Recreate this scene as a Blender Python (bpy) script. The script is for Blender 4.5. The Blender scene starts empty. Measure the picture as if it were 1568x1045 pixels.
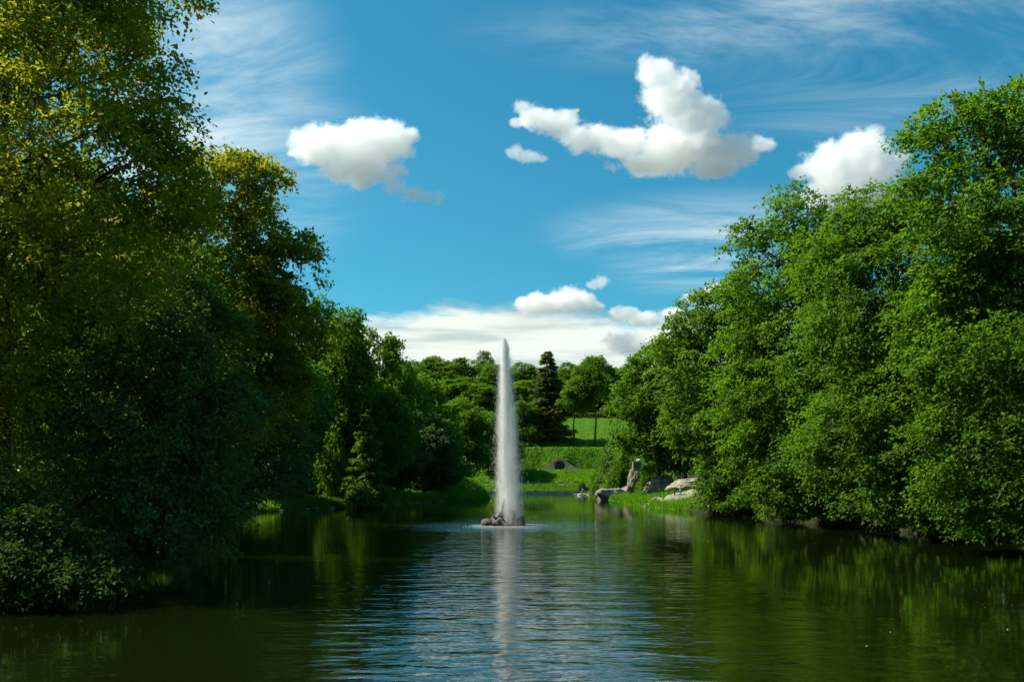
import bpy, bmesh, math, random
import numpy as np
from mathutils import Vector, noise

# ---------------------------------------------------------------- camera, sky, sun, exposure
scene = bpy.context.scene
C = scene.collection
F, CX, HY, CH = 1400.0, 784.0, 736.0, 4.9          # focal length in px, image centre, horizon row, eye height
def P(px, py, d):
    return np.array(((px - CX) / F * d, d, CH + (HY - py) / F * d))

cam_d = bpy.data.cameras.new('camera')
cam_d.sensor_width = 36.0
cam_d.lens = 36.0 * F / 1568.0
cam_d.shift_y = (HY - 522.5) / 1568.0
cam_d.clip_start = 0.5
cam_d.clip_end = 20000
cam = bpy.data.objects.new('camera', cam_d)
cam.location = (0, 0, CH)
cam.rotation_euler = (math.radians(90), 0, 0)
C.objects.link(cam)
scene.camera = cam

SUN_AZ, SUN_EL = -82.0, 46.0                        # degrees left of the view axis (+Y), degrees up
az, el = math.radians(SUN_AZ), math.radians(SUN_EL)
sun_dir = Vector((math.sin(az) * math.cos(el), math.cos(az) * math.cos(el), math.sin(el)))
sun_d = bpy.data.lights.new('sun', 'SUN')
sun_d.energy = 4.4
sun_d.angle = math.radians(0.53)
sun_d.color = (1.0, 0.91, 0.74)
sun = bpy.data.objects.new('sun', sun_d)
sun.rotation_euler = sun_dir.to_track_quat('Z', 'Y').to_euler()
C.objects.link(sun)

scene.view_settings.view_transform = 'Standard'
scene.view_settings.look = 'None'
scene.view_settings.exposure = 0.88
scene.view_settings.gamma = 1.0
scene.view_settings.use_curve_mapping = False
scene.cycles.max_bounces = 14
scene.cycles.diffuse_bounces = 3
scene.cycles.glossy_bounces = 3
scene.cycles.transmission_bounces = 5
scene.cycles.volume_bounces = 12
scene.cycles.transparent_max_bounces = 12
scene.cycles.use_denoising = True
scene.cycles.sample_clamp_indirect = 6.0
scene.cycles.caustics_reflective = False
scene.cycles.caustics_refractive = False
scene.cycles.volume_step_rate = 0.3
scene.cycles.volume_max_steps = 128

class NT:
    """Small helper for building node trees."""
    def __init__(self, tree):
        self.t = tree; self.n = tree.nodes; self.n.clear()
    def add(self, typ, **kw):
        nd = self.n.new(typ)
        for k, v in kw.items():
            setattr(nd, k, v)
        return nd
    def link(self, a, b):
        self.t.links.new(a, b)
    def put(self, sock, v):
        if isinstance(v, bpy.types.NodeSocket): self.link(v, sock)
        else: sock.default_value = v
    def math(self, op, a, b=0.0, c=None, clamp=False):
        nd = self.add('ShaderNodeMath', operation=op, use_clamp=clamp)
        self.put(nd.inputs[0], a); self.put(nd.inputs[1], b)
        if c is not None: self.put(nd.inputs[2], c)
        return nd.outputs[0]
    def mix(self, f, a, b, blend='MIX'):
        nd = self.add('ShaderNodeMix', data_type='RGBA', blend_type=blend)
        self.put(nd.inputs[0], f); self.put(nd.inputs[6], a); self.put(nd.inputs[7], b)
        return nd.outputs[2]
    def ss(self, v, lo, hi, a=0.0, b=1.0):
        nd = self.add('ShaderNodeMapRange', interpolation_type='SMOOTHSTEP')
        self.put(nd.inputs[0], v); self.put(nd.inputs[1], lo); self.put(nd.inputs[2], hi)
        self.put(nd.inputs[3], a); self.put(nd.inputs[4], b)
        return nd.outputs[0]
    def noise(self, vec, scale, detail=3.0, rough=0.5, dist=0.0):
        nd = self.add('ShaderNodeTexNoise')
        self.put(nd.inputs['Vector'], vec)
        nd.inputs['Scale'].default_value = scale; nd.inputs['Detail'].default_value = detail
        nd.inputs['Roughness'].default_value = rough; nd.inputs['Distortion'].default_value = dist
        return nd.outputs['Fac']
    def mapping(self, vec, loc=(0, 0, 0), rot=(0, 0, 0), scale=(1, 1, 1)):
        nd = self.add('ShaderNodeMapping')
        self.put(nd.inputs[0], vec); nd.inputs[1].default_value = loc
        nd.inputs[2].default_value = rot; nd.inputs[3].default_value = scale
        return nd.outputs[0]

def rgb(r, g, b): return (r, g, b, 1.0)

world = bpy.data.worlds.new('World'); scene.world = world; world.use_nodes = True
w = NT(world.node_tree)
out = w.add('ShaderNodeOutputWorld'); bg = w.add('ShaderNodeBackground')
sky = w.add('ShaderNodeTexSky', sky_type='NISHITA')
sky.sun_disc = False
sky.sun_elevation = el
sky.sun_rotation = az
sky.altitude = 150.0
sky.air_density = 1.0
sky.dust_density = 1.3
sky.ozone_density = 2.2
bg.inputs[1].default_value = 0.10
tc = w.add('ShaderNodeTexCoord')
sep = w.add('ShaderNodeSeparateXYZ'); w.link(tc.outputs['Generated'], sep.inputs[0])
dz = w.math('MAXIMUM', sep.outputs[2], 0.0)
# project the view direction on a high cloud sheet so the streaks run out towards the horizon
den = w.math('ADD', dz, 0.10)
comb = w.add('ShaderNodeCombineXYZ')
w.link(w.math('DIVIDE', sep.outputs[0], den), comb.inputs[0])
w.link(w.math('DIVIDE', sep.outputs[1], den), comb.inputs[1])
# film-like colour response: deep teal where the sky is dark, near white round the sun
sc_ = w.add('ShaderNodeSeparateColor'); w.link(sky.outputs[0], sc_.inputs[0])
cc_ = w.add('ShaderNodeCombineColor')
w.link(w.math('MULTIPLY', w.math('POWER', sc_.outputs[0], 1.35), 0.145), cc_.inputs[0])
w.link(w.math('MULTIPLY', w.math('POWER', sc_.outputs[1], 1.04), 0.68), cc_.inputs[1])
w.link(w.math('MULTIPLY', sc_.outputs[2], 0.74), cc_.inputs[2])
base = cc_.outputs[0]
# thin cirrus veils and an added sun-glow patch: streaky noise, thick in a few drifts of the sky
m1 = w.mapping(comb.outputs[0], loc=(3.1, 1.4, 0), rot=(0, 0, math.radians(-14)), scale=(0.62, 1.25, 1))
n1 = w.noise(m1, 1.7, 9, 0.66, 1.6)
n2 = w.noise(w.mapping(comb.outputs[0], loc=(0.7, 5.2, 0), scale=(0.6, 0.8, 1)), 0.55, 3, 0.5)
def drift(px, py, rx, rz):
    v_ = P(px, py, 1.0) - np.array([0, 0, CH]); v_[2] = (HY - py) / F; v_ = v_ / np.linalg.norm(v_)
    vm = w.add('ShaderNodeVectorMath', operation='SUBTRACT'); w.link(tc.outputs['Generated'], vm.inputs[0]); vm.inputs[1].default_value = v_
    vs_ = w.add('ShaderNodeVectorMath', operation='MULTIPLY'); w.link(vm.outputs[0], vs_.inputs[0]); vs_.inputs[1].default_value = (F / rx, F / rx, F / rz)
    ln = w.add('ShaderNodeVectorMath', operation='LENGTH'); w.link(vs_.outputs[0], ln.inputs[0])
    return w.ss(ln.outputs['Value'], 0.15, 1.15, 1.0, 0.0)
dr = w.math('MULTIPLY', w.ss(n2, 0.50, 0.68), 0.5)
for q in [(1420, 85, 290, 95), (1060, 350, 230, 55), (1110, 410, 190, 40), (330, 60, 170, 110), (300, 230, 240, 190), (1300, 10, 500, 60)]:  # broad left veil is added to whiten the sky like sun glow
    dr = w.math('MAXIMUM', dr, drift(*q))
cir = w.math('MULTIPLY', w.ss(n1, 0.34, 0.80), dr)
cir = w.math('MULTIPLY', cir, 0.95)
# low grey-white bank of stratus over the horizon
m3 = w.mapping(tc.outputs['Generated'], loc=(0.3, 0.0, 0.0), scale=(1.0, 1.0, 4.5))
n3 = w.noise(m3, 4.2, 7, 0.60, 0.3)
edge = w.math('ADD', 0.182, w.math('MULTIPLY', w.math('SUBTRACT', n3, 0.5), 0.14))
band = w.ss(w.math('SUBTRACT', edge, sep.outputs[2]), -0.006, 0.022)
n4 = w.noise(w.mapping(tc.outputs['Generated'], scale=(1.0, 1.0, 9.0)), 5.0, 5, 0.55)
bandcol = w.mix(w.ss(n4, 0.40, 0.60), rgb(3.5, 3.9, 3.7), rgb(5.4, 5.7, 5.2))
col = w.mix(cir, base, rgb(4.6, 5.3, 5.4))
col = w.mix(w.math('MULTIPLY', band, 0.92), col, bandcol)
w.link(col, bg.inputs[0]); w.link(bg.outputs[0], out.inputs[0])

# ---------------------------------------------------------------- helpers
rng = np.random.default_rng(7)
random.seed(7)

def tag(o, label=None, cat=None, group=None, kind=None):
    if label: o['label'] = label
    if cat: o['category'] = cat
    if group: o['group'] = group
    if kind: o['kind'] = kind
    return o

def empty(name, loc=(0, 0, 0), rz=0.0):
    o = bpy.data.objects.new(name, None)
    o.empty_display_size = 0.5
    o.location = loc; o.rotation_euler = (0, 0, rz)
    C.objects.link(o)
    return o

def mesh_np(name, verts, faces, smooth=False, attr=None):
    """verts (n,3), faces (m,k) with one k for all faces."""
    verts = np.asarray(verts, np.float32); faces = np.asarray(faces, np.int32)
    me = bpy.data.meshes.new(name)
    m, k = faces.shape
    me.vertices.add(len(verts)); me.vertices.foreach_set('co', verts.ravel())
    me.loops.add(m * k); me.loops.foreach_set('vertex_index', faces.ravel())
    me.polygons.add(m)
    me.polygons.foreach_set('loop_start', np.arange(0, m * k, k, dtype=np.int32))
    me.polygons.foreach_set('loop_total', np.full(m, k, np.int32))
    me.polygons.foreach_set('use_smooth', np.full(m, smooth, bool))
    if attr is not None:
        for an, av in attr.items():
            a = me.attributes.new(an, 'FLOAT', 'POINT'); a.data.foreach_set('value', np.asarray(av, np.float32))
    me.update(calc_edges=True)
    return me

def obj(name, me, mat=None, parent=None, loc=None):
    o = bpy.data.objects.new(name, me)
    C.objects.link(o)
    if mat is not None and len(me.materials) == 0: me.materials.append(mat)
    if parent is not None: o.parent = parent
    if loc is not None: o.location = loc
    return o

def mat(name):
    m = bpy.data.materials.new(name); m.use_nodes = True
    return m, NT(m.node_tree)

def principled(t, **kw):
    b = t.add('ShaderNodeBsdfPrincipled'); o = t.add('ShaderNodeOutputMaterial')
    for k, v in kw.items(): t.put(b.inputs[k], v)
    t.link(b.outputs[0], o.inputs[0])
    return b, o

def bump(t, h, strength=0.5, dist=0.05):
    b = t.add('ShaderNodeBump'); b.inputs['Strength'].default_value = strength
    b.inputs['Distance'].default_value = dist; t.link(h, b.inputs['Height'])
    return b.outputs[0]

# ---------------------------------------------------------------- materials
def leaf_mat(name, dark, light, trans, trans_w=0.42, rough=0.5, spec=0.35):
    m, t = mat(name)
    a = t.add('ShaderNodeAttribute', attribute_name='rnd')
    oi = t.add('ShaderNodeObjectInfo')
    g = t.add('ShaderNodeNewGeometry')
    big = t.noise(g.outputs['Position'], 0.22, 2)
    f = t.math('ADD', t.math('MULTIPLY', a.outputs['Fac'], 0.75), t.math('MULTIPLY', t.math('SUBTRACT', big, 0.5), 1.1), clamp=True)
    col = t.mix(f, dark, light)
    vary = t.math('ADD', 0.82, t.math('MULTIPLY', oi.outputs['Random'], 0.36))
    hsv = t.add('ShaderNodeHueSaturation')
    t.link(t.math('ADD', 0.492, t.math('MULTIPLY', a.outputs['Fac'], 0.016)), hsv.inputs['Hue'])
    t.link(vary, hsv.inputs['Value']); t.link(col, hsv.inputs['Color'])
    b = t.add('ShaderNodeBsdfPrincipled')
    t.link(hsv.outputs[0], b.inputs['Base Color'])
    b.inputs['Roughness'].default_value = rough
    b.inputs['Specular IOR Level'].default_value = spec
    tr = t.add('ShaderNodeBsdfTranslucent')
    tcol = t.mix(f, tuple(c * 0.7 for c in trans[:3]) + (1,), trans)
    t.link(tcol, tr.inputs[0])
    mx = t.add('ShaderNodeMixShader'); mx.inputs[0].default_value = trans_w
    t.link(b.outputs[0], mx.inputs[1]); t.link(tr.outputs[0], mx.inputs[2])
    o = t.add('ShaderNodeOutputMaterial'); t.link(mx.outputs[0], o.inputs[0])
    return m

LEAF = {
    'fresh': leaf_mat('leaf_fresh_green', rgb(0.025, 0.070, 0.003), rgb(0.086, 0.176, 0.007), rgb(0.23, 0.47, 0.010), 0.5, 0.55, 0.18),
    'mid': leaf_mat('leaf_mid_green', rgb(0.030, 0.080, 0.004), rgb(0.085, 0.180, 0.010), rgb(0.22, 0.44, 0.012), 0.48, 0.55, 0.2),
    'dark': leaf_mat('leaf_dark_green', rgb(0.046, 0.105, 0.013), rgb(0.135, 0.250, 0.040), rgb(0.20, 0.40, 0.020), 0.42, 0.42, 0.45),
    'sunglow': leaf_mat('leaf_sunglow_green', rgb(0.105, 0.155, 0.007), rgb(0.195, 0.250, 0.011), rgb(0.50, 0.54, 0.015), 0.52, 0.6, 0.12),  # warm sun glow over the left trees is put into this leaf colour
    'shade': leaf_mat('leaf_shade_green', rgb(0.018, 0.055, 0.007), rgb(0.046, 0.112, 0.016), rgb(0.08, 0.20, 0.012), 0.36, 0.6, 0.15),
    'lime': leaf_mat('leaf_lime_green', rgb(0.060, 0.140, 0.006), rgb(0.130, 0.270, 0.014), rgb(0.28, 0.50, 0.02), 0.45),
    'needle': leaf_mat('leaf_spruce_needle', rgb(0.090, 0.125, 0.036), rgb(0.170, 0.215, 0.066), rgb(0.18, 0.27, 0.03), 0.35, 0.6, 0.2),
    'blue': leaf_mat('leaf_blue_green', rgb(0.036, 0.098, 0.018), rgb(0.098, 0.210, 0.042), rgb(0.14, 0.36, 0.03), 0.40, 0.45, 0.4),
    'grass': leaf_mat('grass_blade_green', rgb(0.050, 0.130, 0.004), rgb(0.110, 0.260, 0.010), rgb(0.26, 0.58, 0.012), 0.5, 0.6, 0.2),
}

def bark_mat(name, a, b_):
    m, t = mat(name)
    g = t.add('ShaderNodeNewGeometry')
    n = t.noise(t.mapping(g.outputs['Position'], scale=(6, 6, 1.2)), 2.0, 5, 0.65)
    col = t.mix(n, a, b_)
    bs, o = principled(t, Roughness=0.9)
    t.link(col, bs.inputs['Base Color']); t.link(bump(t, n, 0.8, 0.05), bs.inputs['Normal'])
    return m
BARK = bark_mat('bark_brown', rgb(0.022, 0.016, 0.011), rgb(0.085, 0.064, 0.045))
BARK_PALE = bark_mat('bark_pale', rgb(0.07, 0.06, 0.05), rgb(0.20, 0.18, 0.15))

def stone_mat(name, a, b_, moss=0.3, scale=1.0):
    m, t = mat(name)
    g = t.add('ShaderNodeNewGeometry'); p = g.outputs['Position']
    n = t.noise(p, 0.8 * scale, 8, 0.65); n2 = t.noise(p, 5.0 * scale, 6, 0.7)
    col = t.mix(t.ss(n, 0.3, 0.7), a, b_)
    col = t.mix(t.ss(n2, 0.55, 0.75), col, tuple(c * 0.45 for c in a[:3]) + (1,))
    sepn = t.add('ShaderNodeSeparateXYZ'); t.link(g.outputs['Normal'], sepn.inputs[0])
    mo = t.math('MULTIPLY', t.ss(t.noise(p, 1.6 * scale, 6, 0.7), 0.5, 0.62), moss)
    col = t.mix(mo, col, rgb(0.055, 0.085, 0.02))
    vor = t.add('ShaderNodeTexVoronoi', feature='DISTANCE_TO_EDGE')
    t.link(t.mapping(p, scale=(1, 1, 1.8)), vor.inputs['Vector']); vor.inputs['Scale'].default_value = 0.9 * scale
    crack = t.ss(vor.outputs['Distance'], 0.0, 0.05)
    h = t.math('ADD', t.math('MULTIPLY', n2, 0.5), t.math('MULTIPLY', crack, 0.3))
    bs, o = principled(t, Roughness=0.88)
    t.link(col, bs.inputs['Base Color']); t.link(bump(t, h, 0.9, 0.12), bs.inputs['Normal'])
    return m
GRANITE = stone_mat('granite_grey_beige', rgb(0.15, 0.13, 0.105), rgb(0.33, 0.295, 0.24), 0.75)
GRANITE_PALE = stone_mat('granite_pale', rgb(0.20, 0.175, 0.135), rgb(0.43, 0.385, 0.31), 0.6)
GRANITE_DARK = stone_mat('granite_wet_dark', rgb(0.055, 0.046, 0.04), rgb(0.17, 0.148, 0.13), 0.15, 2.0)
MASONRY = stone_mat('old_masonry', rgb(0.30, 0.245, 0.175), rgb(0.52, 0.435, 0.31), 0.2, 1.3)

def plain(name, c, rough=0.7, var=0.25, scale=8.0):
    m, t = mat(name)
    g = t.add('ShaderNodeNewGeometry')
    n = t.noise(g.outputs['Position'], scale, 4)
    col = t.mix(n, tuple(x * (1 - var) for x in c[:3]) + (1,), tuple(min(1, x * (1 + var)) for x in c[:3]) + (1,))
    bs, o = principled(t, Roughness=rough); t.link(col, bs.inputs['Base Color'])
    return m
PATH = plain('path_gravel', rgb(0.30, 0.27, 0.21), 0.95, 0.3, 1.5)
BRONZE = plain('dark_bronze', rgb(0.018, 0.018, 0.016), 0.4)
WHITE = plain('white_plumage', rgb(0.75, 0.74, 0.70), 0.7, 0.05)
BEAK = plain('orange_beak', rgb(0.55, 0.22, 0.03), 0.5)
WHITESTONE = plain('white_stone', rgb(0.62, 0.60, 0.55), 0.7, 0.15)
SKIN = plain('skin', rgb(0.48, 0.29, 0.20), 0.6, 0.05)
HAIR = plain('dark_hair', rgb(0.03, 0.02, 0.015), 0.6)
CLOTH = {k: plain('cloth_' + k, c, 0.85, 0.12) for k, c in dict(
    black=rgb(0.02, 0.02, 0.024), teal=rgb(0.03, 0.36, 0.38), white=rgb(0.74, 0.73, 0.70), red=rgb(0.42, 0.07, 0.05),
    coral=rgb(0.55, 0.17, 0.10), denim=rgb(0.06, 0.08, 0.14), pink=rgb(0.60, 0.28, 0.26), beige=rgb(0.48, 0.40, 0.28)).items()}

# ground: lawn and forest floor
GROUND, t = mat('ground_grass_and_soil')
g = t.add('ShaderNodeNewGeometry'); p = g.outputs['Position']
at = t.add('ShaderNodeAttribute', attribute_name='soil')
n = t.noise(p, 0.35, 6, 0.65); n2 = t.noise(p, 3.5, 5, 0.7)
lawn = t.mix(t.ss(n, 0.35, 0.65), rgb(0.050, 0.130, 0.006), rgb(0.090, 0.205, 0.012))
lawn = t.mix(t.ss(n2, 0.45, 0.7), lawn, rgb(0.055, 0.115, 0.010))
soil = t.mix(t.ss(n2, 0.4, 0.65), rgb(0.030, 0.026, 0.012), rgb(0.030, 0.058, 0.010))
col = t.mix(at.outputs['Fac'], lawn, soil)
bs, o = principled(t, Roughness=0.95); bs.inputs['Specular IOR Level'].default_value = 0.15
t.link(col, bs.inputs['Base Color'])
t.link(bump(t, t.math('ADD', n2, t.noise(p, 9.0, 4, 0.7)), 0.9, 0.25), bs.inputs['Normal'])

# ---------------------------------------------------------------- terrain
XLp = np.array([(-40, -14), (0, -15), (20, -16.5), (34, -20), (50, -25), (70, -30), (100, -35), (140, -38.5), (152, -34), (163, -30),
                (190, -22.5), (214, -16), (228, -9), (236, -5.5), (243, -7), (262, -14), (327, -16), (420, -20), (600, -40)], float)
XRp = np.array([(-40, 30), (0, 36), (40, 38), (67, 38.5), (80, 37), (93, 35), (116, 31.5), (140, 28.5), (160, 25.5), (178, 23), (205, 24.5),
                (236, 22.5), (262, 25), (300, 27.5), (327, 29.5), (420, 60), (600, 120)], float)
FAR = 328.0
TERR = np.array([(0, 0.75), (0.5, 0.85), (5.0, 3.0), (5.4, 3.2), (9.5, 3.25), (10.0, 3.7), (24.0, 8.4), (24.6, 8.8), (32.0, 8.85)], float)
HILL = np.array([(32.0, 9.0), (62, 17.6), (67, 17.7), (90, 24.6), (128, 35.5), (140, 37.0), (170, 44), (220, 52), (400, 84), (2000, 120)], float)
GX, GD = 18.7, 359.0                                 # grotto arch centre
def terr_h(X, D):
    X = np.asarray(X, float); D = np.asarray(D, float)
    dl = np.interp(D, XLp[:, 0], XLp[:, 1]) - X
    dr = X - np.interp(D, XRp[:, 0], XRp[:, 1])
    df = D - FAR
    dn = -22.0 - D
    def side(o, k, top):
        o = np.maximum(o, 0)
        return np.minimum(0.55 * np.clip(o / 0.8, 0, 1) + k * np.maximum(o - 0.8, 0), top * np.ones_like(o))
    wav = 0.25 * np.sin(X * 0.31 + D * 0.17) + 0.2 * np.sin(X * 0.13 - D * 0.23)
    zl = np.where(dl > 0, side(dl, 0.20, 34) + wav * np.clip(dl / 6, 0, 1), -9)
    zr = np.where(dr > 0, side(dr, 0.20, 34) + wav * np.clip(dr / 6, 0, 1), -9)
    wall = 8.9 + 4.3 * np.exp(-((X - GX) / 5.2) ** 2)
    up = 18.6
    z1 = np.interp(df, TERR[:, 0], TERR[:, 1])
    k = np.clip((df - 32.4) / (37 - 32.4), 0, 1)
    z2 = wall + (17.6 - wall) * k
    z3 = np.interp(df, HILL[:, 0], HILL[:, 1])
    zf = np.where(df < 0, -9, np.where(df < 32.4, z1, np.where(df < 62, z2, z3)))
    zf = np.where((df > 0.6) & (df < 130), zf + 0.16 * np.sin(X * 0.9 + 1.3 * np.sin(D * 0.7)) + 0.12 * np.sin(X * 2.3 + D), zf)
    zn = np.where(dn > 0, side(dn, 0.1, 5), -9)
    z = np.maximum(np.maximum(zl, zr), np.maximum(zf, zn))
    m = np.maximum(np.maximum(dl, dr), np.maximum(df, dn))
    z = np.where(m <= 0, np.maximum(-1.6, m * 0.9 - 0.15), z)
    bumpm = 4.6 * np.exp(-((X + 17) / 5.5) ** 2 - ((D - 236) / 9) ** 2) + 2.9 * np.exp(-((X + 9.5) / 4.2) ** 2 - ((D - 239) / 5) ** 2)
    z = np.where(m > 0, z + bumpm * np.clip(m / 1.6, 0, 1), z)
    return z
def H(x, d): return float(terr_h(np.array([x]), np.array([d]))[0])

xs = np.unique(np.concatenate([np.linspace(-2500, -400, 8), np.linspace(-400, -80, 17), np.arange(-80, 90, 1.1), np.linspace(90, 400, 17), np.linspace(400, 2500, 8)]))
ds = np.unique(np.concatenate([np.linspace(-900, -60, 8), np.arange(-60, 20, 4), np.arange(20, 440, 1.25), FAR + TERR[:, 0], FAR + np.array([32.35, 32.45, 62, 67]), np.arange(440, 620, 8), np.linspace(640, 6000, 14)]))
gx, gd = np.meshgrid(xs, ds)
gz = terr_h(gx, gd)
nx, ny = len(xs), len(ds)
idx = np.arange(nx * ny).reshape(ny, nx)
faces = np.stack([idx[:-1, :-1], idx[:-1, 1:], idx[1:, 1:], idx[1:, :-1]], -1).reshape(-1, 4)
lawnmask = ((gd > FAR - 2) & (gd < 466)) * 1.0
lb = np.interp(gd, XLp[:, 0], XLp[:, 1]) - gx
rb = gx - np.interp(gd, XRp[:, 0], XRp[:, 1])
lawnmask = np.maximum(lawnmask, ((lb > -1) & (lb < 7) & (gd > 125)) * 1.0)
lawnmask = np.maximum(lawnmask, ((rb > -1) & (rb < 9) & (gd > 150)) * 1.0)
terrain = obj('ground', mesh_np('ground', np.stack([gx, gd, gz], -1).reshape(-1, 3), faces, True, {'soil': 1 - lawnmask.ravel()}), GROUND)
tag(terrain, 'grassy banks and wooded slopes around the pond', kind='structure')

# ---------------------------------------------------------------- water
WATER, t = mat('pond_water')
g = t.add('ShaderNodeNewGeometry'); p = g.outputs['Position']
sp = t.add('ShaderNodeSeparateXYZ'); t.link(p, sp.inputs[0])
FX, FD = -0.8, 98.0
warp = t.noise(t.mapping(p, scale=(0.05, 0.018, 1)), 1.0, 4, 0.6)
xw = t.math('ADD', sp.outputs[0], t.math('MULTIPLY', t.math('SUBTRACT', warp, 0.5), 16.0))
mid = t.math('MULTIPLY', t.ss(xw, -13.0, -4.0), t.ss(xw, 7.0, 13.5, 1.0, 0.0))
dfx = t.math('SUBTRACT', sp.outputs[0], FX); dfy = t.math('SUBTRACT', sp.outputs[1], FD)
rad = t.math('SQRT', t.math('ADD', t.math('MULTIPLY', dfx, dfx), t.math('MULTIPLY', dfy, dfy)))
near = t.ss(t.math('ADD', rad, t.math('MULTIPLY', t.math('SUBTRACT', warp, 0.5), 30.0)), 2.0, 34.0, 1.0, 0.0)
nearlim = t.ss(sp.outputs[1], 118.0, 150.0, 1.0, 0.0)
amp = t.math('MAXIMUM', t.math('MULTIPLY', mid, nearlim), near)
amp = t.math('ADD', 0.13, t.math('MULTIPLY', amp, 0.87))
amp = t.math('ADD', amp, t.ss(t.math('ADD', rad, t.math('MULTIPLY', t.math('SUBTRACT', warp, 0.5), 14.0)), 1.0, 15.0, 2.6, 0.0))
r1 = t.noise(t.mapping(p, scale=(0.45, 1.1, 1)), 1.5, 3, 0.55, 0.3)
r2 = t.noise(t.mapping(p, rot=(0, 0, 0.12), scale=(0.5, 1.3, 1)), 0.55, 2, 0.5, 0.4)
ring = t.math('MULTIPLY', t.math('SINE', t.math('MULTIPLY', t.math('ADD', rad, t.math('MULTIPLY', r2, 2.4)), 3.6)), t.ss(rad, 3.0, 70.0, 0.30, 0.10))
h = t.math('ADD', t.math('ADD', t.math('MULTIPLY', r1, 0.9), t.math('MULTIPLY', r2, 1.5)), t.math('MULTIPLY', ring, 0.35))
h = t.math('MULTIPLY', h, amp)
fine = t.math('MULTIPLY', t.noise(t.mapping(p, scale=(0.6, 1.2, 1)), 6.0, 2), 0.05)
h = t.math('ADD', h, t.math('MULTIPLY', fine, t.math('ADD', 0.25, amp)))
bs, o = principled(t, Roughness=0.04, IOR=2.0)
bs.inputs['Base Color'].default_value = rgb(0.005, 0.009, 0.001)
bs.inputs['Specular IOR Level'].default_value = 0.5
t.link(bump(t, h, 1.0, 0.048), bs.inputs['Normal'])
wv = np.array([(-60, -60, 0), (80, -60, 0), (80, 332, 0), (-60, 332, 0)], float)
# cut the sheet at the banks by letting it run under the ground
water = obj('pond_water', mesh_np('pond_water', wv, [[0, 1, 2, 3]]), WATER)
tag(water, 'dark green rippled pond water reflecting trees and sky', kind='structure')

# ---------------------------------------------------------------- trees
def norm(v): return v / np.maximum(np.linalg.norm(v, axis=-1, keepdims=True), 1e-9)

def leaves_mesh(name, pos, axis, nrm, L, W, r):
    """One folded quad per leaf."""
    n = len(pos)
    axis = norm(axis); side = norm(np.cross(nrm, axis)); up = norm(np.cross(axis, side))
    L = L[:, None]; W = W[:, None]
    a = pos; c = pos + axis * L - up * L * 0.12
    b = pos + axis * L * 0.45 + side * W + up * W * 0.35
    d = pos + axis * L * 0.45 - side * W + up * W * 0.35
    v = np.stack([a, b, c, d], 1).reshape(-1, 3)
    f = np.arange(n * 4).reshape(n, 4)
    return mesh_np(name, v, f, False, {'rnd': np.repeat(r, 4)})

def tubes_mesh(name, segs, sides=5):
    """segs: list of (points (k,3), radii (k,)) swept to tapered tubes in one mesh."""
    V, Fc, off = [], [], 0
    ang = np.arange(sides) / sides * 2 * np.pi
    for pts, rad in segs:
        pts = np.asarray(pts, float); rad = np.asarray(rad, float)
        tan = norm(np.gradient(pts, axis=0))
        ref = np.where(np.abs(tan[:, 2:3]) > 0.9, np.array([[1.0, 0, 0]]), np.array([[0, 0, 1.0]]))
        u = norm(np.cross(tan, ref)); v = np.cross(tan, u)
        ring = pts[:, None, :] + rad[:, None, None] * (np.cos(ang)[None, :, None] * u[:, None, :] + np.sin(ang)[None, :, None] * v[:, None, :])
        k = len(pts); V.append(ring.reshape(-1, 3))
        i = off + np.arange(k - 1)[:, None] * sides; j = np.arange(sides)[None, :]; j2 = (j + 1) % sides
        Fc.append(np.stack([i + j, i + j2, i + sides + j2, i + sides + j], -1).reshape(-1, 4))
        off += k * sides
    return mesh_np(name, np.concatenate(V), np.concatenate(Fc), True)

def bez(a, b, c, n):
    t_ = np.linspace(0, 1, n)[:, None]
    return (1 - t_) ** 2 * a + 2 * t_ * (1 - t_) * b + t_ ** 2 * c

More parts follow.
